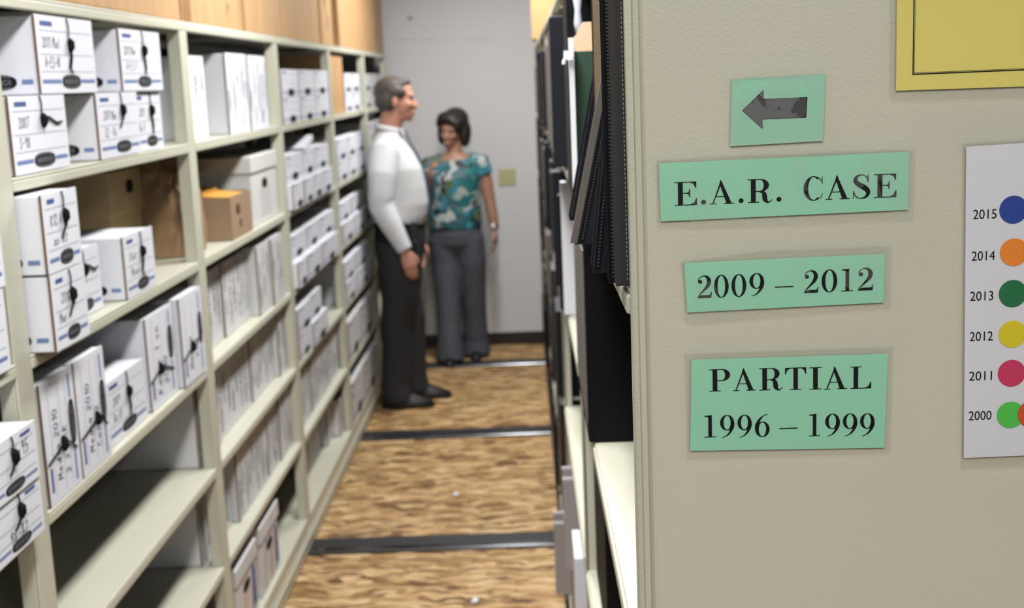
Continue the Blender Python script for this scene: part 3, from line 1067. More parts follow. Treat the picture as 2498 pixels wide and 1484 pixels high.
b.mesh([(RX(y) + o, y, z) for z in (.012, .10) for (o, y) in ((-.012, 1.215), (.03, 1.215), (.03, 8.36), (-.012, 8.36))], [(3, 2, 1, 0), (4, 5, 6, 7), (0, 1, 5, 4), (1, 2, 6, 5), (2, 3, 7, 6), (3, 0, 4, 7)], BASEB)
b.build('kick_plate', rs)


# portfolios and binders hanging over the front of the right shelving
def slab_pts(x, y, z, tilt, d, th, h):
    """matrix: local X into the shelf, Y along the aisle, Z up; slumped so that the foot stands out into the aisle"""
    sh = Matrix.Identity(4)
    sh[0][2] = math.tan(tilt)
    return Matrix.Translation((x, y, z)) @ sh


RA = RSH['A'] + .0015


def portfolio(name, x, y, z, tilt, d, th, h, cover, label, cat, zips=(), stitch=False, group='dark portfolios and binders on the right shelving', pull=False, edge=False):
    t = thing(name, (x + d / 2, y + th / 2, z), label, cat, group)
    mt = slab_pts(x, y, z, tilt, d, th, h)
    b = MB()
    b.box(0.004, d, 0, .0035, 0.0, h, cover, mt)
    b.box(0.004, d, th - .0035, th, 0.0, h, cover, mt)
    cv = b.build('cover', t, bevel=.0015)
    if edge:
        eb = MB()
        eb.box(-.001, .0068, -.0012, .0004, .002, h - .002, STRAP, mt)
        eb.box(-.001, .0036, .0004, .006, .002, h - .002, STRAP, mt)
        eb.build('edge_binding', cv)
    g = MB()
    g.box(0.007, d - .004, .0035, th - .0035, .004, h - .004, BLK2, mt)
    g.build('gusset', t, bevel=.002)
    if zips:
        zt = MB()
        for zx in zips:
            zt.box(zx - .0030, zx + .0030, -.0005, .0005, .003, h - .003, BLK, mt)
            for i in range(int(h / .0034)):
                zt.box(zx - .0009, zx + .0009, -.0012, .0002, .006 + i * .0034, .006 + i * .0034 + .0018, TEETH, mt)
        zt.build('zip', t)
    if stitch:
        st = MB()
        for i in range(int(h / .0042)):
            st.box(.0148, .0155, -.0004, .0004, .006 + i * .0042, .006 + i * .0042 + .0022, THREAD, mt)
        st.build('stitching', cv)
    if pull:
        p = MB()
        p.box(.0065, .0125, -.003, .0, .268, .290, CHROME, mt)
        p.box(.008, .011, -.005, -.002, .280, .30, CHROME, mt)
        p.build('zip_pull', cv, bevel=.001)
    return t


portfolio('zip_portfolio', .9868, 1.163, RA, 0.0, .26, .016, .34, LEATH, 'dark grey leatherette zip portfolio with pale stitching, beside the end panel', 'portfolio', (), True, pull=True)
portfolio('zip_portfolio', .9815, 1.182, RA, 0.0, .26, .030, .34, BLK, 'narrow black zip portfolio, second in from the end panel', 'portfolio', (.0085,))
portfolio('zip_binder', .9700, 1.25, RA, .112, .26, .052, .32, BLK2, 'blue-black zip binder with two zips, leaning, third in from the end panel', 'binder', (.0085, .0185))
portfolio('zip_binder', .9595, 1.47, RA, .215, .25, .045, .25, BLK2, 'leaning black zip binder with a grey-brown edge, foot jutting into the aisle', 'binder', (.0125,), edge=True)
portfolio('zip_binder', .9615, 1.72, RA, .20, .25, .05, .22, BLK2, 'leaning dark binder farthest along the near right bay', 'binder', (.006,))
b = MB()
b.box(.9985, 1.24, 1.60, 1.606, RA, 1.94, TAN)
b.box(.9975, .9985, 1.5995, 1.6065, RA, 1.94, BLK)
tag(b.build('board', at=(1.1, 1.603, RA)), 'tall tan board with a black edge standing between the leaning binders', 'board')
b = MB()
b.tube([(1.008, 1.46, 1.90), (1.010, 1.46, 1.872), (1.017, 1.46, 1.856), (1.035, 1.46, 1.85), (1.06, 1.46, 1.85)], .009, BLK, 10)
b.box(1.0, 1.2, 1.44, 1.485, 1.862, 1.90, BLK)
tag(b.build('carry_handle', at=(1.05, 1.46, 1.85), smooth=False), 'black padded carry handle showing above the leaning zip binder', 'handle')
t = thing('hanging_folder', (1.1, 2.0, RA), 'dark green folder with a manila tab standing upright on the right shelf', 'folder')
b = MB()
b.box(.989, 1.25, 1.99, 1.998, RA, 1.816, GREENF)
b.build('folder_cover', t)
b = MB()
b.mesh([(x, y, z) for y in (2.0, 2.0012) for x, z in ((.989, RA), (1.22, RA), (1.22, 1.862), (1.004, 1.860), (.997, 1.852), (.994, 1.842), (.989, 1.838))],
       [(6, 5, 4, 3, 2, 1, 0), (7, 8, 9, 10, 11, 12, 13)] + [(i, (i + 1) % 7, 7 + (i + 1) % 7, 7 + i) for i in range(7)], MANILA)
b.build('manila_tab', t)
b = MB()
b.box(.9800, .9872, 1.955, 1.985, RA, 1.836, PAPER)
tag(b.build('paper_sheaf', at=(.985, 1.97, RA)), 'thin upright sheaf of white paper beside the dark green folder', 'paper')
b = MB()
b.box(.9715, .985, 1.945, 1.949, 1.803, 1.817, PAPER)
b.tube([(.9745, 1.947, 1.806), (.9715, 1.947, 1.800), (.9715, 1.947, 1.797)], .003, PAPER, 8)
tag(b.build('white_tag', at=(.98, 1.947, 1.80)), 'small white tag sticking out beside the white sheaf', 'tag')


def blackbox(name, x0, x1, y0, y1, z0, z1, material, label, cat, group=None, bevel=.003, side_tone=None):
    t = thing(name, ((x0 + x1) / 2, (y0 + y1) / 2, z0), label, cat, group)
    b = MB()
    b.box(x0, x1, y0, y1, z0, z1, material)
    b.build('body' if name != 'ring_binder' else 'covers', t, bevel=bevel)
    if side_tone:
        s_ = MB()
        s_.box(x0 - .0015, x0, y0 + .004, y1 - .004, z0 + .03, z1 - .03, side_tone)
        s_.build('grey_side', t)
    return t


blackbox('file_case', .983, 1.25, 2.13, 2.33, RA, 1.944, BLK, 'tall black case behind the green folder, against the near post', 'case')
b = MB()
b.tube([(.9985, 2.04, 1.84 + .02 * k) for k in range(6)], [.004, .007, .005, .008, .006, .008], mat('clear_wrapping_film', (.62, .64, .72), .15), 8)
tag(b.build('plastic_wrap', at=(1.0, 2.04, 1.84), smooth=True), 'crinkled clear plastic wrap standing up above the manila tab', 'wrap')
blackbox('file_case', .9655, 1.26, 2.76, 3.0, RA, 1.905, BLK2, 'large blue-black case beyond the near post, foremost in the aisle', 'case', side_tone=STRAP)
blackbox('storage_case', .990, 1.32, 1.90, 2.30, RSH['B'] + .001, 1.55, BLK, 'big plain black case standing at the back of the half empty shelf', 'case', side_tone=STRAP)  # grey strip paints in the lit aisle side of the black case
t = thing('tablet_sleeve', (1.1, 1.25, RSH['C']), 'slim black rounded sleeve just showing past the end panel edge', 'sleeve')
b = MB()
b.box(1.0025, 1.20, 1.235, 1.25, RSH['C'] + .002, RSH['C'] + .30, BLK)
b.build('sleeve_body', t, bevel=.006)

blackbox('file_case', 1.014, 1.30, 1.97, 2.34, RSH['C'] + .0015, 1.165, BLK, 'black case on the shelf below the big black case, by the near post', 'case')
# second near bay and beyond, right side
b = MB()
b.box(.982, 1.2, 2.76, 2.95, RSH['D'] + .0015, .695, PAPER)
tag(b.build('paper_stack', at=(1.1, 2.85, RSH['D'])), 'white stack of paper low on the right shelving, just past the near post', 'paper')
RB = RSH['B'] + .0015
blackbox('ring_binder', .976, 1.22, 3.04, 3.09, RB, 1.50, BLK, 'black ring binder beside a white sheaf on the second right shelf', 'binder')
b = MB()
b.box(.983, 1.2, 2.98, 3.035, RB, 1.535, PAPER)
tag(b.build('paper_sheaf', at=(1.1, 3.0, RB)), 'wide white sheaf of paper standing in front of a black ring binder', 'paper')
blackbox('ring_binder', .972, 1.2, 3.40, 3.46, RB, 1.53, BLK2, 'blue-black ring binder standing by the second post on the right shelf', 'binder')
t = thing('magazine_file', (1.1, 3.35, RSH['D']), 'grey cardboard magazine file jutting from the right shelf, upper one', 'magazine file', 'grey magazine files')


def magfile(t, x, y, z, w, h):
    b = MB()
    b.box(x, x + .24, y, y + .003, z, z + h, GREYB)
    b.box(x, x + .24, y + w - .003, y + w, z, z + h, GREYB)
    b.box(x, x + .003, y + .003, y + w - .003, z, z + h * .55, GREYB)
    b.box(x + .003, x + .24, y + .003, y + w - .003, z, z + .003, GREYB)
    b.build('box_body', t)
    b = MB()
    b.box(x - .001, x + .24, y - .001, y + .004, z + h, z + h + .008, PAPER)
    b.box(x - .001, x + .24, y + w - .004, y + w + .001, z + h, z + h + .008, PAPER)
    b.build('white_rim', t)


magfile(t, .9705, 3.30, RSH['D'] + .001, .10, .255)
t = thing('magazine_file', (1.08, 3.9, RSH['F']), 'grey cardboard magazine file jutting from the bottom right shelf', 'magazine file', 'grey magazine files')
magfile(t, .9455, 3.87, RSH['F'] + .001, .10, .235)
# crowded far bays
rr = random.Random(21)
FARK = [(BLK, 'black'), (BLK2, 'blue-black'), (BASEB, 'dark brown'), (STRAP, 'grey-brown'), (BLK2, 'blue-black'), (BLK, 'black'), (BASEB, 'dark brown')]
ORDY = ['first', 'second', 'third', 'fourth', 'fifth']
for bi, (ya, yb) in enumerate(((3.72, 4.86), (4.98, 6.12), (6.24, 7.38), (7.50, 8.30))):
    for lv in 'ABCDF':
        z = RSH[lv] + .0015
        y = ya
        k = 0
        while y < yb - .12:
            if bi == 0 and lv == 'F' and y < 4.05:
                y = 4.05
            th = rr.uniform(.14, .30)
            y1 = min(yb, y + th)
            m_, cn = FARK[rr.randrange(len(FARK))]
            if lv in 'DF' and bi < 2 and rr.random() < .5:
                m_, cn = BASEB, 'dark brown'
            pr = rr.uniform(-.006, .018)
            top = dict(A=.33, B=.33, C=.34, D=.34, F=.27)[lv] * rr.uniform(.75, 1)
            b = MB()
            b.box(RX(y) - pr, RX(y) + .24, y, y1 - .004, z, z + top, m_)
            side = ['third', 'fourth', 'fifth', 'last'][bi]
            tag(b.build('file_box', at=(RX(y) + .1, y, z), bevel=.003),
                cn + ' file box, ' + ORDY[min(k, 4)] + ' along ' + {'A': 'top', 'B': 'second', 'C': 'third', 'D': 'fourth', 'F': 'bottom'}[lv] + ' right-hand shelf, ' + side + ' bay', 'box', 'file boxes crowding the far right shelving')
            y = y1 + rr.uniform(.01, .06)
            k += 1
for (y0, y1, z0, z1, x, lab) in ((6.9, 7.30, 1.9765, 2.35, .947, 'tan carton on top of the right shelving near the back wall'), ):
    b = MB()
    b.box(x, x + .3, y0, y1, z0, z1, KRAFT)
    tag(b.build('carton', at=(x + .1, y0, z0), bevel=.003), lab, 'carton')

# ------------------------------------------------------------------ signs on the end panel
PY = 1.13


def bodoni(ch):
    """polygons of a modern-face capital or figure; x runs 0..w in its own units, height 1"""
    P = []

    def rect(x0, x1, y0, y1):
        P.append([(x0, y0), (x1, y0), (x1, y1), (x0, y1)])

    def stroke(pts):
        """pts: (x, y, width); smooth variable-width pen along a curve"""
        q = []
        m_ = len(pts)
        for i in range(m_ - 1):
            p0, p1, p2, p3 = pts[max(i - 1, 0)], pts[i], pts[i + 1], pts[min(i + 2, m_ - 1)]
            for k in range(8):
                t = k / 8
                q.append(tuple(.5 * (2 * p1[j] + (p2[j] - p0[j]) * t + (2 * p0[j] - 5 * p1[j] + 4 * p2[j] - p3[j]) * t * t + (3 * p1[j] - p0[j] - 3 * p2[j] + p3[j]) * t ** 3) for j in range(3)))
        q.append(pts[-1])
        Ls, Rs = [], []
        for i, (x, y, w) in enumerate(q):
            a, c = q[max(i - 1, 0)], q[min(i + 1, len(q) - 1)]
            dx, dy = c[0] - a[0], c[1] - a[1]
            l = sqrt(dx * dx + dy * dy) or 1e-9
            nx, ny = -dy / l * w / 2, dx / l * w / 2
            Ls.append((x + nx, y + ny))
            Rs.append((x - nx, y - ny))
        for i in range(len(q) - 1):
            P.append([Rs[i], Rs[i + 1], Ls[i + 1], Ls[i]])

    def ring(cx, cy, rx, ry, ix, iy, a0=0, a1=360, n=40):
        for k in range(n):
            t0, t1 = radians(a0 + (a1 - a0) * k / n), radians(a0 + (a1 - a0) * (k + 1) / n)
            P.append([(cx + ix * cos(t0), cy + iy * sin(t0)), (cx + rx * cos(t0), cy + ry * sin(t0)), (cx + rx * cos(t1), cy + ry * sin(t1)), (cx + ix * cos(t1), cy + iy * sin(t1))])

    def disc(cx, cy, r):
        P.append([(cx + r * cos(k * pi / 12), cy + r * sin(k * pi / 12)) for k in range(24)])

    H = .034
    ST = .19
    if ch == '.':
        disc(.1, .1, .1)
    elif ch == '-':
        rect(0, .8, -.02, .03)
    elif ch in 'EL':
        rect(.13, .13 + ST, 0, 1)
        rect(0, .86, 0, H)
        P.append([(.86, 0), (.86, .30), (.83, .30), (.74, .10), (.60, H), (.60, 0)])
        if ch == 'E':
            rect(0, .84, 1 - H, 1)
            P.append([(.84, 1), (.60, 1), (.60, 1 - H), (.73, .90), (.81, .73), (.84, .73)])
            rect(.30, .60, .50, .50 + H)
            P.append([(.60, .70), (.575, .70), (.53, .55), (.45, .535), (.45, .50), (.53, .48), (.575, .34), (.60, .34)])
        else:
            rect(0, .46, 1 - H, 1)
    elif ch == 'I':
        rect(.15, .15 + ST, 0, 1)
        rect(0, .49, 0, H)
        rect(0, .49, 1 - H, 1)
    elif ch == 'A':
        P.append([(.10, 0), (.15, 0), (.495, .86), (.465, 1.01), (.48, 1.01)])
        P.append([(.46, 1.02), (.49, 1.02), (.93, 0), (.71, 0), (.42, .86)])
        rect(.24, .66, .30, .30 + H)
        rect(0, .29, 0, H)
        rect(.60, 1.03, 0, H)
    elif ch in 'PR':
        rect(.13, .13 + ST, 0, 1)
        rect(0, .46, 0, H)
        rect(0, .55, 1 - H, 1)
        yb = .46
        ring(.50, (1 + yb) / 2, .34, (1 - yb) / 2, .135, (1 - yb) / 2 - H, -90, 90, 24)
        rect(.30, .51, yb, yb + H)
        if ch == 'R':
            stroke([(.46, yb + .01, .04), (.62, .42, .14), (.67, .27, .19), (.69, .12, .18), (.80, .0, .07), (.93, .07, .03), (.96, .14, .02)])
    elif ch == 'T':
        rect(.36, .36 + ST, 0, 1)
        rect(.21, .70, 0, H)
        rect(.01, .90, 1 - H, 1)
        P.append([(.01, 1), (0, .70), (.03, .70), (.10, .88), (.22, 1 - H), (.25, 1)])
        P.append([(.66, 1), (.69, 1 - H), (.81, .88), (.88, .70), (.91, .70), (.90, 1)])
    elif ch == 'C':
        ring(.45, .5, .45, .52, .245, .485, 52, 308, 40)
        stroke([(.70, .925, .03), (.76, .86, .03), (.82, .76, .025)])
        rect(.815, .845, .68, 1.0)
        stroke([(.70, .07, .03), (.79, .14, .03), (.85, .28, .025)])
    elif ch == 'S':
        stroke([(.60, .72, .03), (.55, .90, .04), (.38, .995, .035), (.19, .93, .10), (.13, .76, .16), (.24, .61, .19), (.42, .49, .21), (.56, .37, .19), (.61, .22, .15), (.52, .06, .09), (.33, .005, .035), (.16, .08, .04), (.07, .28, .03)])
        rect(.59, .62, .68, 1.0)
        rect(.045, .075, 0, .34)
    elif ch == '0':
        ring(.32, .5, .32, .52, .165, .485)
    elif ch == '1':
        rect(.21, .21 + .17, 0, .96)
        rect(.02, .56, 0, H)
        P.append([(.03, .955), (.03, .985), (.20, 1.0), (.38, 1.02), (.38, .92), (.21, .93)])
    elif ch == '2':
        disc(.135, .735, .088)
        stroke([(.06, .76, .03), (.10, .90, .035), (.27, 1.0, .04), (.44, .94, .12), (.515, .76, .175), (.46, .56, .15), (.30, .36, .085), (.14, .19, .05), (.04, .05, .03)])
        P.append([(.02, 0), (.60, 0), (.625, .27), (.60, .27), (.56, .155), (.50, .13), (.16, .13), (.04, .06)])
    elif ch in '69':
        Q = []
        old = P
        P = Q

        def rg(cx, cy, rx, ry, ix, iy, n=36):
            for k in range(n):
                t0, t1 = 2 * pi * k / n, 2 * pi * (k + 1) / n
                Q.append([(cx + ix * cos(t0), cy + iy * sin(t0)), (cx + rx * cos(t0), cy + ry * sin(t0)), (cx + rx * cos(t1), cy + ry * sin(t1)), (cx + ix * cos(t1), cy + iy * sin(t1))])
        rg(.31, .665, .31, .355, .155, .32)
        pts = [(.545, .70, .15), (.55, .52, .155), (.49, .32, .12), (.36, .13, .07), (.22, .03, .035), (.09, -.01, .03)]
        q = []
        for i in range(len(pts) - 1):
            p0, p1, p2, p3 = pts[max(i - 1, 0)], pts[i], pts[i + 1], pts[min(i + 2, len(pts) - 1)]
            for k in range(8):
                t = k / 8
                q.append(tuple(.5 * (2 * p1[j] + (p2[j] - p0[j]) * t + (2 * p0[j] - 5 * p1[j] + 4 * p2[j] - p3[j]) * t * t + (3 * p1[j] - p0[j] - 3 * p2[j] + p3[j]) * t ** 3) for j in range(3)))
        q.append(pts[-1])
        for i in range(len(q) - 1):
            (xa, ya_, wa), (xb, yb_, wb) = q[i], q[i + 1]
            dx, dy = xb - xa, yb_ - ya_
            l = sqrt(dx * dx + dy * dy) or 1e-9
            nx, ny = -dy / l, dx / l
            Q.append([(xa - nx * wa / 2, ya_ - ny * wa / 2), (xb - nx * wb / 2, yb_ - ny * wb / 2), (xb + nx * wb / 2, yb_ + ny * wb / 2), (xa + nx * wa / 2, ya_ + ny * wa / 2)])
        if ch == '6':
            Q = [[(.62 - x, 1.01 - y) for x, y in p] for p in Q]
        P = Q
    return P


def lettering(parent, rows, material, y):
    """rows: list of (char, x0, x1, baseline z, height)"""
    b = MB()
    lift = 0
    for (ch, x0, x1, z, h) in rows:
        P = bodoni(ch)
        a0 = min(p[0] for q in P for p in q)
        a1 = max(p[0] for q in P for p in q)
        k = (x1 - x0) / (a1 - a0)
        for q in P:
            b.poly([(x0 + (px - a0) * k, y, z + py * h) for px, py in q], material)
    return b.build('lettering', parent)


def sheet(name, pts, y, th, material, parent, curl=0.0):
    """thin sheet facing the camera; pts clockwise from the top left in X, Z"""
    b = MB()
    f = [(x, y, z) for x, z in pts]
    k = [(x, y + th, z) for x, z in pts]
    n = len(pts)
    b.mesh(f + k, [tuple(range(n))[::-1], tuple(range(n, 2 * n))] + [(i, (i + 1) % n, n + (i + 1) % n, n + i) for i in range(n)], material)
    o = b.build(name, parent, merge=False)
    return o


def paper_sign(name, loc, label, cat, pts, fpts, material, fm=None, group='laminated signs on the end panel'):
    t = thing(name, loc, label, cat, group)
    sheet('paper', pts, PY - .0030, .0008, material, t)
    if fpts:
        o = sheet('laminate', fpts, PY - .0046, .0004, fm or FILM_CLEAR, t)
        o['label'] = 'clear glossy laminate'
    return t


t = paper_sign('arrow_sign', (1.13, PY, 1.74), 'green card with a black arrow pointing left, topmost of the green signs', 'sign',
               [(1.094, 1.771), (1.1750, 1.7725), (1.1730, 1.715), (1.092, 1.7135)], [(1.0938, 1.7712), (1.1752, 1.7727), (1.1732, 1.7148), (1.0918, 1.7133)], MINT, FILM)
b = MB()
ap = [(1.103, 1.744), (1.121, 1.7605), (1.121, 1.753), (1.159, 1.753), (1.158, 1.736), (1.120, 1.736), (1.120, 1.728)]
b.poly([(x, PY - .0033, z) for x, z in ap], ARROWM)
for i in range(7):
    p, q = Vector((*ap[i], 0)), Vector((*ap[(i + 1) % 7], 0))
    d = (q - p).normalized() * .0003
    nn = Vector((-d.y, d.x, 0)) * 1.1
    b.poly([(v.x, PY - .0035, v.y) for v in (p - d + nn, q + d + nn, q + d - nn, p - d - nn)], INK)
b.build('arrow', t)

t = paper_sign('case_sign', (1.14, PY, 1.65), 'long green sign reading E.A.R. CASE, under the arrow card', 'sign',
               [(1.0292, 1.7008), (1.2485, 1.7025), (1.2480, 1.6515), (1.0300, 1.6495)],
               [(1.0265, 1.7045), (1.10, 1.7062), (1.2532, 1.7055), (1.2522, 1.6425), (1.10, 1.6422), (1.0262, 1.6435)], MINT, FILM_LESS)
H1 = .0208
lettering(t, [('E', 1.0425, 1.0622, 1.6630, H1), ('.', 1.0658, 1.0702, 1.6632, H1), ('A', 1.0733, 1.0950, 1.6630, H1), ('.', 1.0988, 1.1032, 1.6632, H1), ('R', 1.1068, 1.1285, 1.6630, H1), ('.', 1.1322, 1.1366, 1.6632, H1),
              ('C', 1.1560, 1.1730, 1.6632, H1), ('A', 1.1752, 1.1968, 1.6632, H1), ('S', 1.1995, 1.2145, 1.6632, H1), ('E', 1.2178, 1.2375, 1.6632, H1)], INK, PY - .0034)
t = paper_sign('year_sign', (1.14, PY, 1.566), 'green sign reading 2009 to 2012, under the case sign', 'sign',
               [(1.0500, 1.6115), (1.2282, 1.6130), (1.2275, 1.5690), (1.0520, 1.5665)],
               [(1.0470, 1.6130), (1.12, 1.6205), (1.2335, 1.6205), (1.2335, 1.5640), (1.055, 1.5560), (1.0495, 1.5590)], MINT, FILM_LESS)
H2 = .0200
lettering(t, [('2', 1.0615, 1.0742, 1.5792, H2), ('0', 1.0762, 1.0893, 1.5793, H2), ('0', 1.0918, 1.1050, 1.5794, H2), ('9', 1.1078, 1.1210, 1.5796, H2), ('-', 1.1305, 1.1470, 1.5866, H2),
              ('2', 1.1565, 1.1692, 1.5803, H2), ('0', 1.1720, 1.1860, 1.5805, H2), ('1', 1.1896, 1.2000, 1.5806, H2), ('2', 1.2043, 1.2180, 1.5807, H2)], INK, PY - .0034)
t = paper_sign('year_sign', (1.14, PY, 1.43), 'large green sign reading PARTIAL 1996 to 1999, lowest of the green signs', 'sign',
               [(1.0550, 1.5228), (1.2320, 1.5218), (1.2295, 1.4340), (1.0528, 1.4375)],
               [(1.0488, 1.5292), (1.2362, 1.5288), (1.2342, 1.4290), (1.0495, 1.4300)], MINT)
H3 = .0206
lettering(t, [('P', 1.0710, 1.0898, 1.4928, H3), ('A', 1.0922, 1.1130, 1.4925, H3), ('R', 1.1160, 1.1372, 1.4922, H3), ('T', 1.1392, 1.1585, 1.4917, H3), ('I', 1.1612, 1.1722, 1.4913, H3), ('A', 1.1743, 1.1952, 1.4909, H3), ('L', 1.1982, 1.2170, 1.4906, H3),
              ('1', 1.0658, 1.0762, 1.4498, H3), ('9', 1.0802, 1.0932, 1.4494, H3), ('9', 1.0960, 1.1090, 1.4490, H3), ('6', 1.1118, 1.1252, 1.4486, H3), ('-', 1.1340, 1.1505, 1.4556, H3),
              ('1', 1.1608, 1.1710, 1.4475, H3), ('9', 1.1756, 1.1890, 1.4471, H3), ('9', 1.1916, 1.2048, 1.4467, H3), ('9', 1.2072, 1.2205, 1.4463, H3)], INK, PY - .0034)
t = paper_sign('yellow_notice', (1.3, PY, 1.76), 'yellow notice with a black double border, cut off at the top right', 'sign',
               [(1.2360, 1.970), (1.512, 1.970), (1.512, 1.7540), (1.2362, 1.7558)], [(1.2292, 1.977), (1.519, 1.977), (1.519, 1.7440), (1.2335, 1.7468), (1.2302, 1.7500)], YELLOW)
b = MB()
for (x0, x1, z0, z1) in ((1.2500, 1.2510, 1.7690, 1.957), (1.2515, 1.2518, 1.7706, 1.957), (1.2500, 1.498, 1.7688, 1.7698), (1.2515, 1.498, 1.7703, 1.7706), (1.497, 1.498, 1.7690, 1.957), (1.2500, 1.498, 1.956, 1.957)):
    b.poly([(x0, PY - .0034, z0), (x1, PY - .0034, z0), (x1, PY - .0034, z1), (x0, PY - .0034, z1)], INK)
b.build('border', t)
t = paper_sign('colour_key', (1.38, PY, 1.42), 'white sheet of years beside coloured dots, at the right edge', 'sign',
               [(1.2980, 1.7050), (1.480, 1.7095), (1.485, 1.4235), (1.3020, 1.4215)], [(1.2940, 1.7088), (1.488, 1.7130), (1.490, 1.4150), (1.2990, 1.4120)], PAPER)
YR = [('2015', 1.3052, 1.6408, 1.3405, 1.6480), ('2014', 1.3048, 1.6037, 1.3420, 1.6100), ('2013', 1.3042, 1.5675, 1.3420, 1.5728), ('2012', 1.3048, 1.5307, 1.3428, 1.5358), ('2011', 1.3050, 1.4942, 1.3430, 1.4998), ('2000', 1.3055, 1.4572, 1.3432, 1.4610)]
lt = MB()
for k, (s, x, z, cx, cz) in enumerate(YR):
    vs, fs = text_tris(s)
    lt.mesh([(x + px * .0205, PY - .0034, z + py * .0085) for px, py in vs], fs, INK)
    dm = mat(DOTS[k][0] + '_sticker', DOTS[k][1], .6)
    d = MB()
    R_ = .0124
    d.mesh([(cx + R_ * cos(a * pi / 20), y_, cz + R_ * sin(a * pi / 20)) for y_ in (PY - .0036, PY - .0032) for a in range(40)],
           [tuple(range(40))] + [(i + 40, (i + 1) % 40 + 40, (i + 1) % 40, i) for i in range(40)], dm)
    o = d.build('dot_sticker', t)
    o['label'] = DOTS[k][0] + ' round sticker'
lt.build('year_numbers', t)
d = MB()
dm = mat('red_orange_sticker', (.70, .09, .02), .6)
d.mesh([(1.3617 + .0124 * cos(a * pi / 20), y_, 1.4612 + .0124 * sin(a * pi / 20)) for y_ in (PY - .0040, PY - .0036) for a in range(40)], [tuple(range(40))] + [(i + 40, (i + 1) % 40 + 40, (i + 1) % 40, i) for i in range(40)], dm)
d.build('dot_sticker', t)['label'] = 'red orange round sticker'

# ------------------------------------------------------------------ wall plate
t = thing('wall_plate', (.754, YF, 1.133), 'ivory square blank wall plate on the grey back wall', 'wall plate')
b = MB()
b.box(.697, .811, YF - .006, YF, 1.076, 1.190, PLATE)
cp = b.build('cover_plate', t, bevel=.003)
b = MB()
for (x, z) in ((.731, 1.10), (.777, 1.10), (.731, 1.166), (.777, 1.166)):
    b.mesh([(x + .003 * cos(a * pi / 5), y_, z + .003 * sin(a * pi / 5)) for y_ in (YF - .0072, YF - .006) for a in range(10)], [tuple(range(10))] + [(i + 10, (i + 1) % 10 + 10, (i + 1) % 10, i) for i in range(10)], PLATE)
b.build('screw', cp)


# ------------------------------------------------------------------ people
def hand(b, wrist, d, palm_n, side, m_, L=.185, curl=.5):
    """palm plus four bent fingers and a thumb; d along the hand, palm_n out of the palm, side towards the thumb"""
    d, pn, sd = Vector(d).normalized(), Vector(palm_n).normalized(), Vector(side).normalized()
    w = Vector(wrist)
    pl = L * .52
    b.tube([w - d * .03, w, w + d * pl * .45, w + d * pl * .9, w + d * pl], [.022, .026, .040, .041, .034], m_, 10, .42, up=sd)
    for k, (off, ln) in enumerate(((.027, .42), (.010, .48), (-.008, .45), (-.025, .36))):
        p = w + d * pl * .93 + sd * off
        l = L * ln
        a1 = curl * .5
        d1 = (d * cos(a1) + pn * sin(a1))
        d2 = (d * cos(a1 * 2.4) + pn * sin(a1 * 2.4))
        d3 = (d * cos(a1 * 3.4) + pn * sin(a1 * 3.4))
        q1 = p + d1 * l * .45
        q2 = q1 + d2 * l * .32
        q3 = q2 + d3 * l * .25
        b.tube([p - d * .015, p, q1, q2, q3], [.009, .0098, .0092, .0083, .006], m_, 8)
    p = w + d * pl * .22 + sd * .026
    q = p + (d * .75 + sd * .55 + pn * .25).normalized() * .045
    q2 = q + (d * .95 + sd * .12 + pn * .25).normalized() * .032
    b.tube([p - sd * .014, p, q, q2], [.012, .0135, .011, .007], m_, 8)


def head(b, c, fwd, tilt, s, m_):
    """skull, jaw, nose, brow, lips, chin, ears around centre c, looking along fwd"""
    f = Vector(fwd).normalized()
    lft = Vector((0, 0, 1)).cross(f).normalized()
    R = Matrix((f, lft, Vector((0, 0, 1)))).transposed()
    R = R @ Matrix.Rotation(tilt[0], 3, 'X') @ Matrix.Rotation(tilt[1], 3, 'Y')

    def P(x, y, z):
        return Vector(c) + R @ (Vector((x, y, z)) * s)

    def E(x, y, z, a, bb, cc, n=16):
        b.ball(P(x, y, z), (a * s, bb * s, cc * s), m_, n, R)
    E(-.012, 0, .030, .098, .075, .085)
    E(.022, 0, -.020, .070, .064, .085)
    E(.032, 0, -.070, .052, .048, .042)
    E(.066, 0, -.098, .020, .022, .016)
    E(.070, 0, .022, .022, .052, .016)
    E(.052, .034, -.025, .036, .026, .026)
    E(.052, -.034, -.025, .036, .026, .026)
    b.tube([P(.082, 0, .008), P(.094, 0, -.014), P(.102, 0, -.034), P(.090, 0, -.042)], [.008 * s, .010 * s, .014 * s, .010 * s], m_, 8)
    E(.095, .012, -.036, .012, .008, .008, 10)
    E(.095, -.012, -.036, .012, .008, .008, 10)
    E(.084, 0, -.064, .012, .024, .008, 10)
    E(.082, 0, -.075, .012, .022, .008, 10)
    for sg in (1, -1):
        E(-.008, sg * .076, -.012, .018, .010, .030, 12)
        E(-.002, sg * .080, -.020, .010, .008, .018, 10)
    return P, R


def face_parts(t, P, R, s, lipm):
    b = MB()
    for sg in (1, -1):
        b.ball(P(.077, sg * .030, .004), (.012 * s, .015 * s, .007 * s), EYEW, 10, R)
    b.build('eyes', t, smooth=True)
    b = MB()
    b.ball(P(.091, 0, -.069), (.007 * s, .022 * s, .0055 * s), lipm, 10, R)
    b.build('mouth', t, smooth=True)


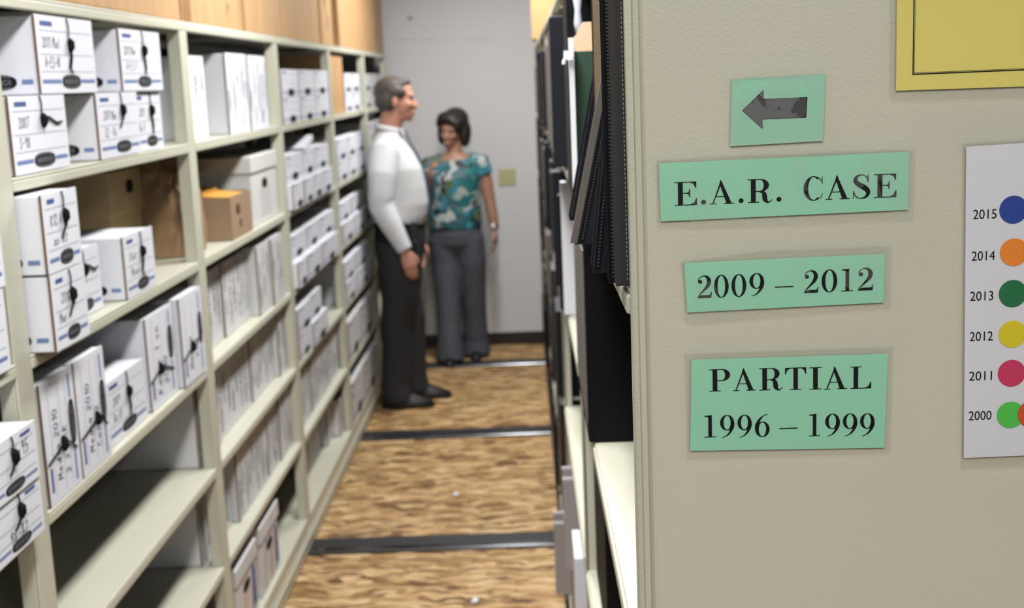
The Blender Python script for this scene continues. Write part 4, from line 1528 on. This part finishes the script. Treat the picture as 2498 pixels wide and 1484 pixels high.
# --- the man, in profile against the left shelving, looking down the aisle towards the right
mx, my = .175, 6.97
man = thing('person', (mx, my, 0), 'man in white long-sleeved shirt and charcoal trousers, standing in profile by the shelves', 'person', None)
b = MB()
P, R = head(b, (.200, my, 1.690), (1, .10, .0), (0, .02), 1.05, SKIN)
b.tube([(.125, my, 1.46), (.150, my, 1.53), (.175, my, 1.60), (.19, my, 1.66)], [.075, .064, .062, .06], SKIN, 16)
b.loft([(.175, my, .93, .10, .13), (.17, my, 1.05, .12, .155), (.165, my, 1.20, .12, .16), (.155, my, 1.35, .115, .17), (.145, my, 1.44, .09, .16), (.14, my, 1.49, .06, .09)], SKIN)
for (sy, el, wr, hd, kn, fx) in ((-1, (.115, -.215, 1.135), (.228, -.235, .895), (.25, -.06, -1), .135, .12), (1, (.17, .215, 1.12), (.262, .17, .90), (.05, -.1, -1), .19, .20)):
    sh_ = (.135, my + sy * .155, 1.425)
    e_ = (el[0], my + el[1], el[2])
    w_ = (wr[0], my + wr[1], wr[2])
    b.tube([(.14, my + sy * .08, 1.43), sh_, ((sh_[0] + e_[0]) / 2, (sh_[1] + e_[1]) / 2, (sh_[2] + e_[2]) / 2), e_, ((e_[0] + w_[0]) / 2, (e_[1] + w_[1]) / 2, (e_[2] + w_[2]) / 2), w_], [.06, .06, .050, .043, .040, .028], SKIN, 12)
    hand(b, w_, hd, (-.25, -sy * 1.0, 0), (1, 0, .15), SKIN, .19, .55)
    b.tube([(.175, my + sy * .09, .95), (.175, my + sy * .095, .75), (.165 + (kn - .165) * .6, my + sy * .095, .52), (kn, my + sy * .1, .32), (fx, my + sy * .1, .10)], [.085, .08, .062, .058, .042], SKIN, 14)
    b.tube([(fx - .05, my + sy * .1, .05), (fx, my + sy * .1, .06), (fx + .12, my + sy * .1, .035)], [.035, .04, .03], SKIN, 10)
bd = b.remesh('body', man, .007, 3)
face_parts(bd, P, R, 1.05, LIPM)
b = MB()
for (x, y, z, a, bb, cc) in ((-.022, 0, .042, .098, .079, .081), (-.052, 0, .0, .062, .076, .070), (.016, 0, .078, .052, .062, .032), (-.04, .055, -.005, .045, .030, .055), (-.04, -.055, -.005, .045, .030, .055), (.005, -.068, .035, .05, .016, .03), (.005, .068, .035, .05, .016, .03), (.050, 0, .088, .028, .046, .018)):
    b.ball(P(x, y, z), (a * 1.04, bb * 1.03, cc * 1.03), HAIRM, 18, R)
b.remesh('hair', man, .007, 2)
# shirt
b = MB()
b.loft([(.180, my, 1.005, .138, .170), (.184, my, 1.06, .156, .178), (.188, my, 1.13, .166, .180), (.184, my, 1.22, .160, .180), (.174, my, 1.32, .152, .184), (.155, my, 1.40, .130, .178), (.145, my, 1.455, .098, .145), (.143, my, 1.50, .075, .09), (.148, my, 1.53, .07, .07)], SHIRT, 32)
for (sy, e_, w_) in ((-1, (.112, my - .220, 1.135), (.224, my - .236, .905)), (1, (.17, my + .222, 1.12), (.260, my + .175, .915))):
    sh_ = (.140, my + sy * .150, 1.415)
    b.tube([(.15, my + sy * .06, 1.42), sh_, (.125, my + sy * .195, 1.30), (e_[0], e_[1], e_[2] + .05), e_, ((e_[0] * .6 + w_[0] * .4), (e_[1] + w_[1]) / 2, e_[2] * .6 + w_[2] * .4), w_], [.075, .080, .078, .070, .067, .060, .043], SHIRT, 16)
    dv = (Vector(w_) - Vector(e_)).normalized()
    b.tube([Vector(w_) - dv * .035, Vector(w_) + dv * .01], [.044, .042], SHIRT, 16)
o = b.remesh('shirt', man, .008, 3)
b = MB()
b.tube([(.143, my, 1.525), (.150, my, 1.553)], [.078, .070], SHIRT, 24)
b.mesh([(.215, my - .05, 1.535), (.235, my - .045, 1.49), (.235, my - .012, 1.52), (.225, my - .005, 1.545), (.215, my + .05, 1.535), (.235, my + .045, 1.49), (.235, my + .012, 1.52), (.225, my + .005, 1.545)], [(0, 1, 2, 3), (7, 6, 5, 4)], SHIRT)
b.build('collar', man, smooth=True)
b = MB()
tie = [(.228, 1.525, .018), (.243, 1.500, .022), (.262, 1.455, .022), (.290, 1.40, .028), (.316, 1.34, .034), (.338, 1.26, .038), (.350, 1.17, .042), (.350, 1.08, .045), (.340, 1.04, .004)]
vs = []
for (x, z, w) in tie:
    vs += [(x, my - w, z), (x + .006, my - w, z), (x + .006, my + w, z), (x, my + w, z)]
fs = []
for i in range(len(tie) - 1):
    for k in range(4):
        fs.append((4 * i + k, 4 * i + (k + 1) % 4, 4 * i + 4 + (k + 1) % 4, 4 * i + 4 + k))
b.mesh(vs, fs + [(3, 2, 1, 0)], TIEM)
b.build('tie', man)
# trousers
b = MB()
b.loft([(.175, my, .84, .135, .180), (.178, my, .92, .142, .182), (.180, my, 1.00, .138, .172), (.180, my, 1.03, .135, .168)], TROUS, 28)
for (sy, kx, fx) in ((-1, .145, .118), (1, .20, .20)):
    b.tube([(.170, my + sy * .088, .93), (.172, my + sy * .094, .76), (.168, my + sy * .098, .60), (kx, my + sy * .1, .46), ((kx + fx) / 2, my + sy * .1, .28), (fx, my + sy * .1, .14), (fx + .012, my + sy * .1, .045)], [.125, .115, .100, .088, .080, .078, .084], TROUS, 18)
b.remesh('trousers', man, .009, 3)
b = MB()
b.loft([(.180, my, 1.005, .144, .176), (.180, my, 1.042, .144, .176)], SHOE, 28)
b.build('belt', man, smooth=False)
box_obj('phone_pouch', .255, .300, my - .190, my - .155, .955, 1.04, SHOE, man, .006)
for (sy, fx) in ((-1, .118), (1, .20)):
    b = MB()
    y = my + sy * .1
    b.loft([(fx + .065, y, .002, .150, .046), (fx + .065, y, .022, .152, .048), (fx + .058, y, .040, .142, .045), (fx + .030, y, .066, .105, .040), (fx + .002, y, .095, .066, .038), (fx - .012, y, .115, .05, .036)], SHOE, 24)
    b.build('shoe', man, smooth=True, bevel=0)

# --- the woman, facing the camera near the back wall
wx, wy = .430, 8.06
wom = thing('person', (wx, wy, 0), 'smiling woman in teal patterned blouse and grey slacks, standing by the back wall', 'person', None)
b = MB()
P, R = head(b, (.432, wy - .01, 1.482), (-.42, -.9, -.12), (-.13, .10), .96, SKIN2)
b.tube([(wx + .01, wy + .01, 1.26), (wx + .008, wy, 1.33), (.435, wy, 1.40), (.434, wy, 1.45)], [.062, .05, .047, .05], SKIN2, 16)
b.loft([(wx - .01, wy, .80, .128, .09), (wx, wy, .95, .125, .09), (wx + .005, wy, 1.08, .135, .105), (wx + .01, wy, 1.20, .155, .105), (wx + .012, wy, 1.28, .150, .085), (wx + .01, wy, 1.325, .08, .06)], SKIN2)
# arm hanging at the right of the picture
A1 = [(wx + .09, wy, 1.275), (wx + .165, wy, 1.262), (wx + .195, wy, 1.14), (wx + .215, wy - .01, 1.01), (wx + .232, wy - .02, .92), (wx + .240, wy - .03, .835)]
b.tube(A1, [.05, .05, .045, .038, .034, .025], SKIN2, 12)
hand(b, A1[-1], (.02, -.05, -1), (-1, 0, 0), (0, -1, 0), SKIN2, .165, .5)
# bent arm at the left of the picture, hand lifted towards the man
A2 = [(wx - .08, wy, 1.275), (wx - .152, wy, 1.255), (wx - .185, wy - .03, 1.13), (wx - .195, wy - .08, 1.03), (wx - .17, wy - .20, 1.10), (wx - .142, wy - .275, 1.175)]
b.tube(A2, [.05, .05, .044, .038, .033, .025], SKIN2, 12)
hand(b, A2[-1], (.15, -.35, .9), (.8, .3, -.1), (.1, -.9, -.3), SKIN2, .165, .8)
for (sx, fx, fy) in ((-1, -.075, -.09), (1, .085, .08)):
    b.tube([(wx + sx * .075, wy, .86), (wx + sx * .078, wy, .62), (wx + (sx * .078 + fx) / 2, wy + fy * .3, .42), (wx + fx, wy + fy * .7, .25), (wx + fx, wy + fy, .09)], [.07, .065, .052, .048, .036], SKIN2, 14)
    b.tube([(wx + fx, wy + fy + .02, .045), (wx + fx, wy + fy - .08, .028)], [.028, .018], SKIN2, 10)
bd = b.remesh('body', wom, .007, 3)
face_parts(bd, P, R, .96, mat('smiling_lips', (.55, .30, .27), .5))
b = MB()
k = .96
for (x, y, z, a, bb, cc) in ((-.025, 0, .045, .108, .094, .088), (-.060, 0, -.03, .070, .098, .092), (-.03, .084, -.035, .055, .030, .088), (-.025, -.084, -.035, .055, .032, .092), (.045, -.010, .090, .060, .076, .034), (.040, .064, .045, .048, .026, .050), (.040, -.068, .050, .05, .026, .044), (-.06, .03, -.085, .05, .07, .04), (-.05, -.05, -.09, .05, .06, .04), (.078, .03, .072, .02, .038, .018), (.07, -.035, .075, .025, .034, .016)):
    b.ball(P(x, y, z), (a * k, bb * k, cc * k), HAIRW, 18, R)
b.remesh('hair', wom, .007, 2)
# blouse, short sleeves, scoop neck
b = MB()
b.loft([(wx - .012, wy, .855, .170, .125), (wx - .010, wy, .90, .172, .128), (wx - .002, wy, 1.0, .160, .122), (wx + .004, wy - .01, 1.10, .158, .130), (wx + .008, wy - .012, 1.18, .165, .132), (wx + .012, wy, 1.26, .168, .105), (wx + .012, wy + .01, 1.30, .135, .08), (wx + .010, wy + .02, 1.322, .10, .05)], BLOUSE, 32)
for (sx, a_, c_) in ((1, A1[1], A1[2]), (-1, A2[1], A2[2])):
    m1 = Vector(a_).lerp(Vector(c_), .62)
    b.tube([(wx + .012 + sx * .09, wy, 1.270), a_, m1], [.062, .066, .063], BLOUSE, 16)
b.remesh('blouse', wom, .008, 3)
if False:
    b.mesh([(wx + .012 + .055 * cos(t_), wy - .1125 + .012 * abs(cos(t_)) + (.03 if sin(t_) > 0 else 0) * sin(t_), 1.285 + .040 * sin(t_)) for t_ in [q * pi / 10 for q in range(20)]], [tuple(range(20))], SKIN2)
# slacks
b = MB()
b.loft([(wx - .004, wy, .66, .07, .05), (wx - .006, wy, .70, .135, .08), (wx - .01, wy, .76, .168, .115), (wx - .01, wy, .82, .168, .122), (wx - .008, wy, .90, .150, .112)], SLACK, 28)
for (sx, fx, fy) in ((-1, -.075, -.09), (1, .085, .08)):
    b.tube([(wx - .01 + sx * .082, wy, .80), (wx + sx * .082, wy, .64), (wx + (sx * .080 + fx) / 2, wy + fy * .35, .44), (wx + fx, wy + fy * .7, .25), (wx + fx, wy + fy * .95, .12), (wx + fx, wy + fy, .022)], [.098, .092, .080, .076, .082, .096], SLACK, 18)
b.remesh('slacks', wom, .009, 3)
for (fx, fy) in ((-.075, -.09), (.085, .08)):
    b = MB()
    y = wy + fy
    rings = [(wx + fx, y - .055, .002, .042, .105), (wx + fx, y - .055, .02, .043, .107), (wx + fx, y - .05, .036, .038, .095), (wx + fx, y - .02, .055, .034, .06), (wx + fx, y, .075, .03, .04)]
    b.loft(rings, SHOE, 20)
    b.build('shoe', wom, smooth=True)
t = MB()
wr = Vector(A1[-1]) + Vector((-.002, .004, .035))
t.tube([wr - Vector((0, 0, .008)), wr + Vector((0, 0, .008))], [.031, .031], CHROME, 18)
t.mesh([(wr.x - .006 + .014 * cos(q * pi / 8), wr.y + y_, wr.z + .014 * sin(q * pi / 8)) for y_ in (-.036, -.030) for q in range(16)], [tuple(range(16))] + [(i + 16, (i + 1) % 16 + 16, (i + 1) % 16, i) for i in range(16)], mat('watch_face', (.85, .85, .85), .15))
t.build('watch', wom)

for o in SC.objects:
    if '_at' in o:
        del o['_at']
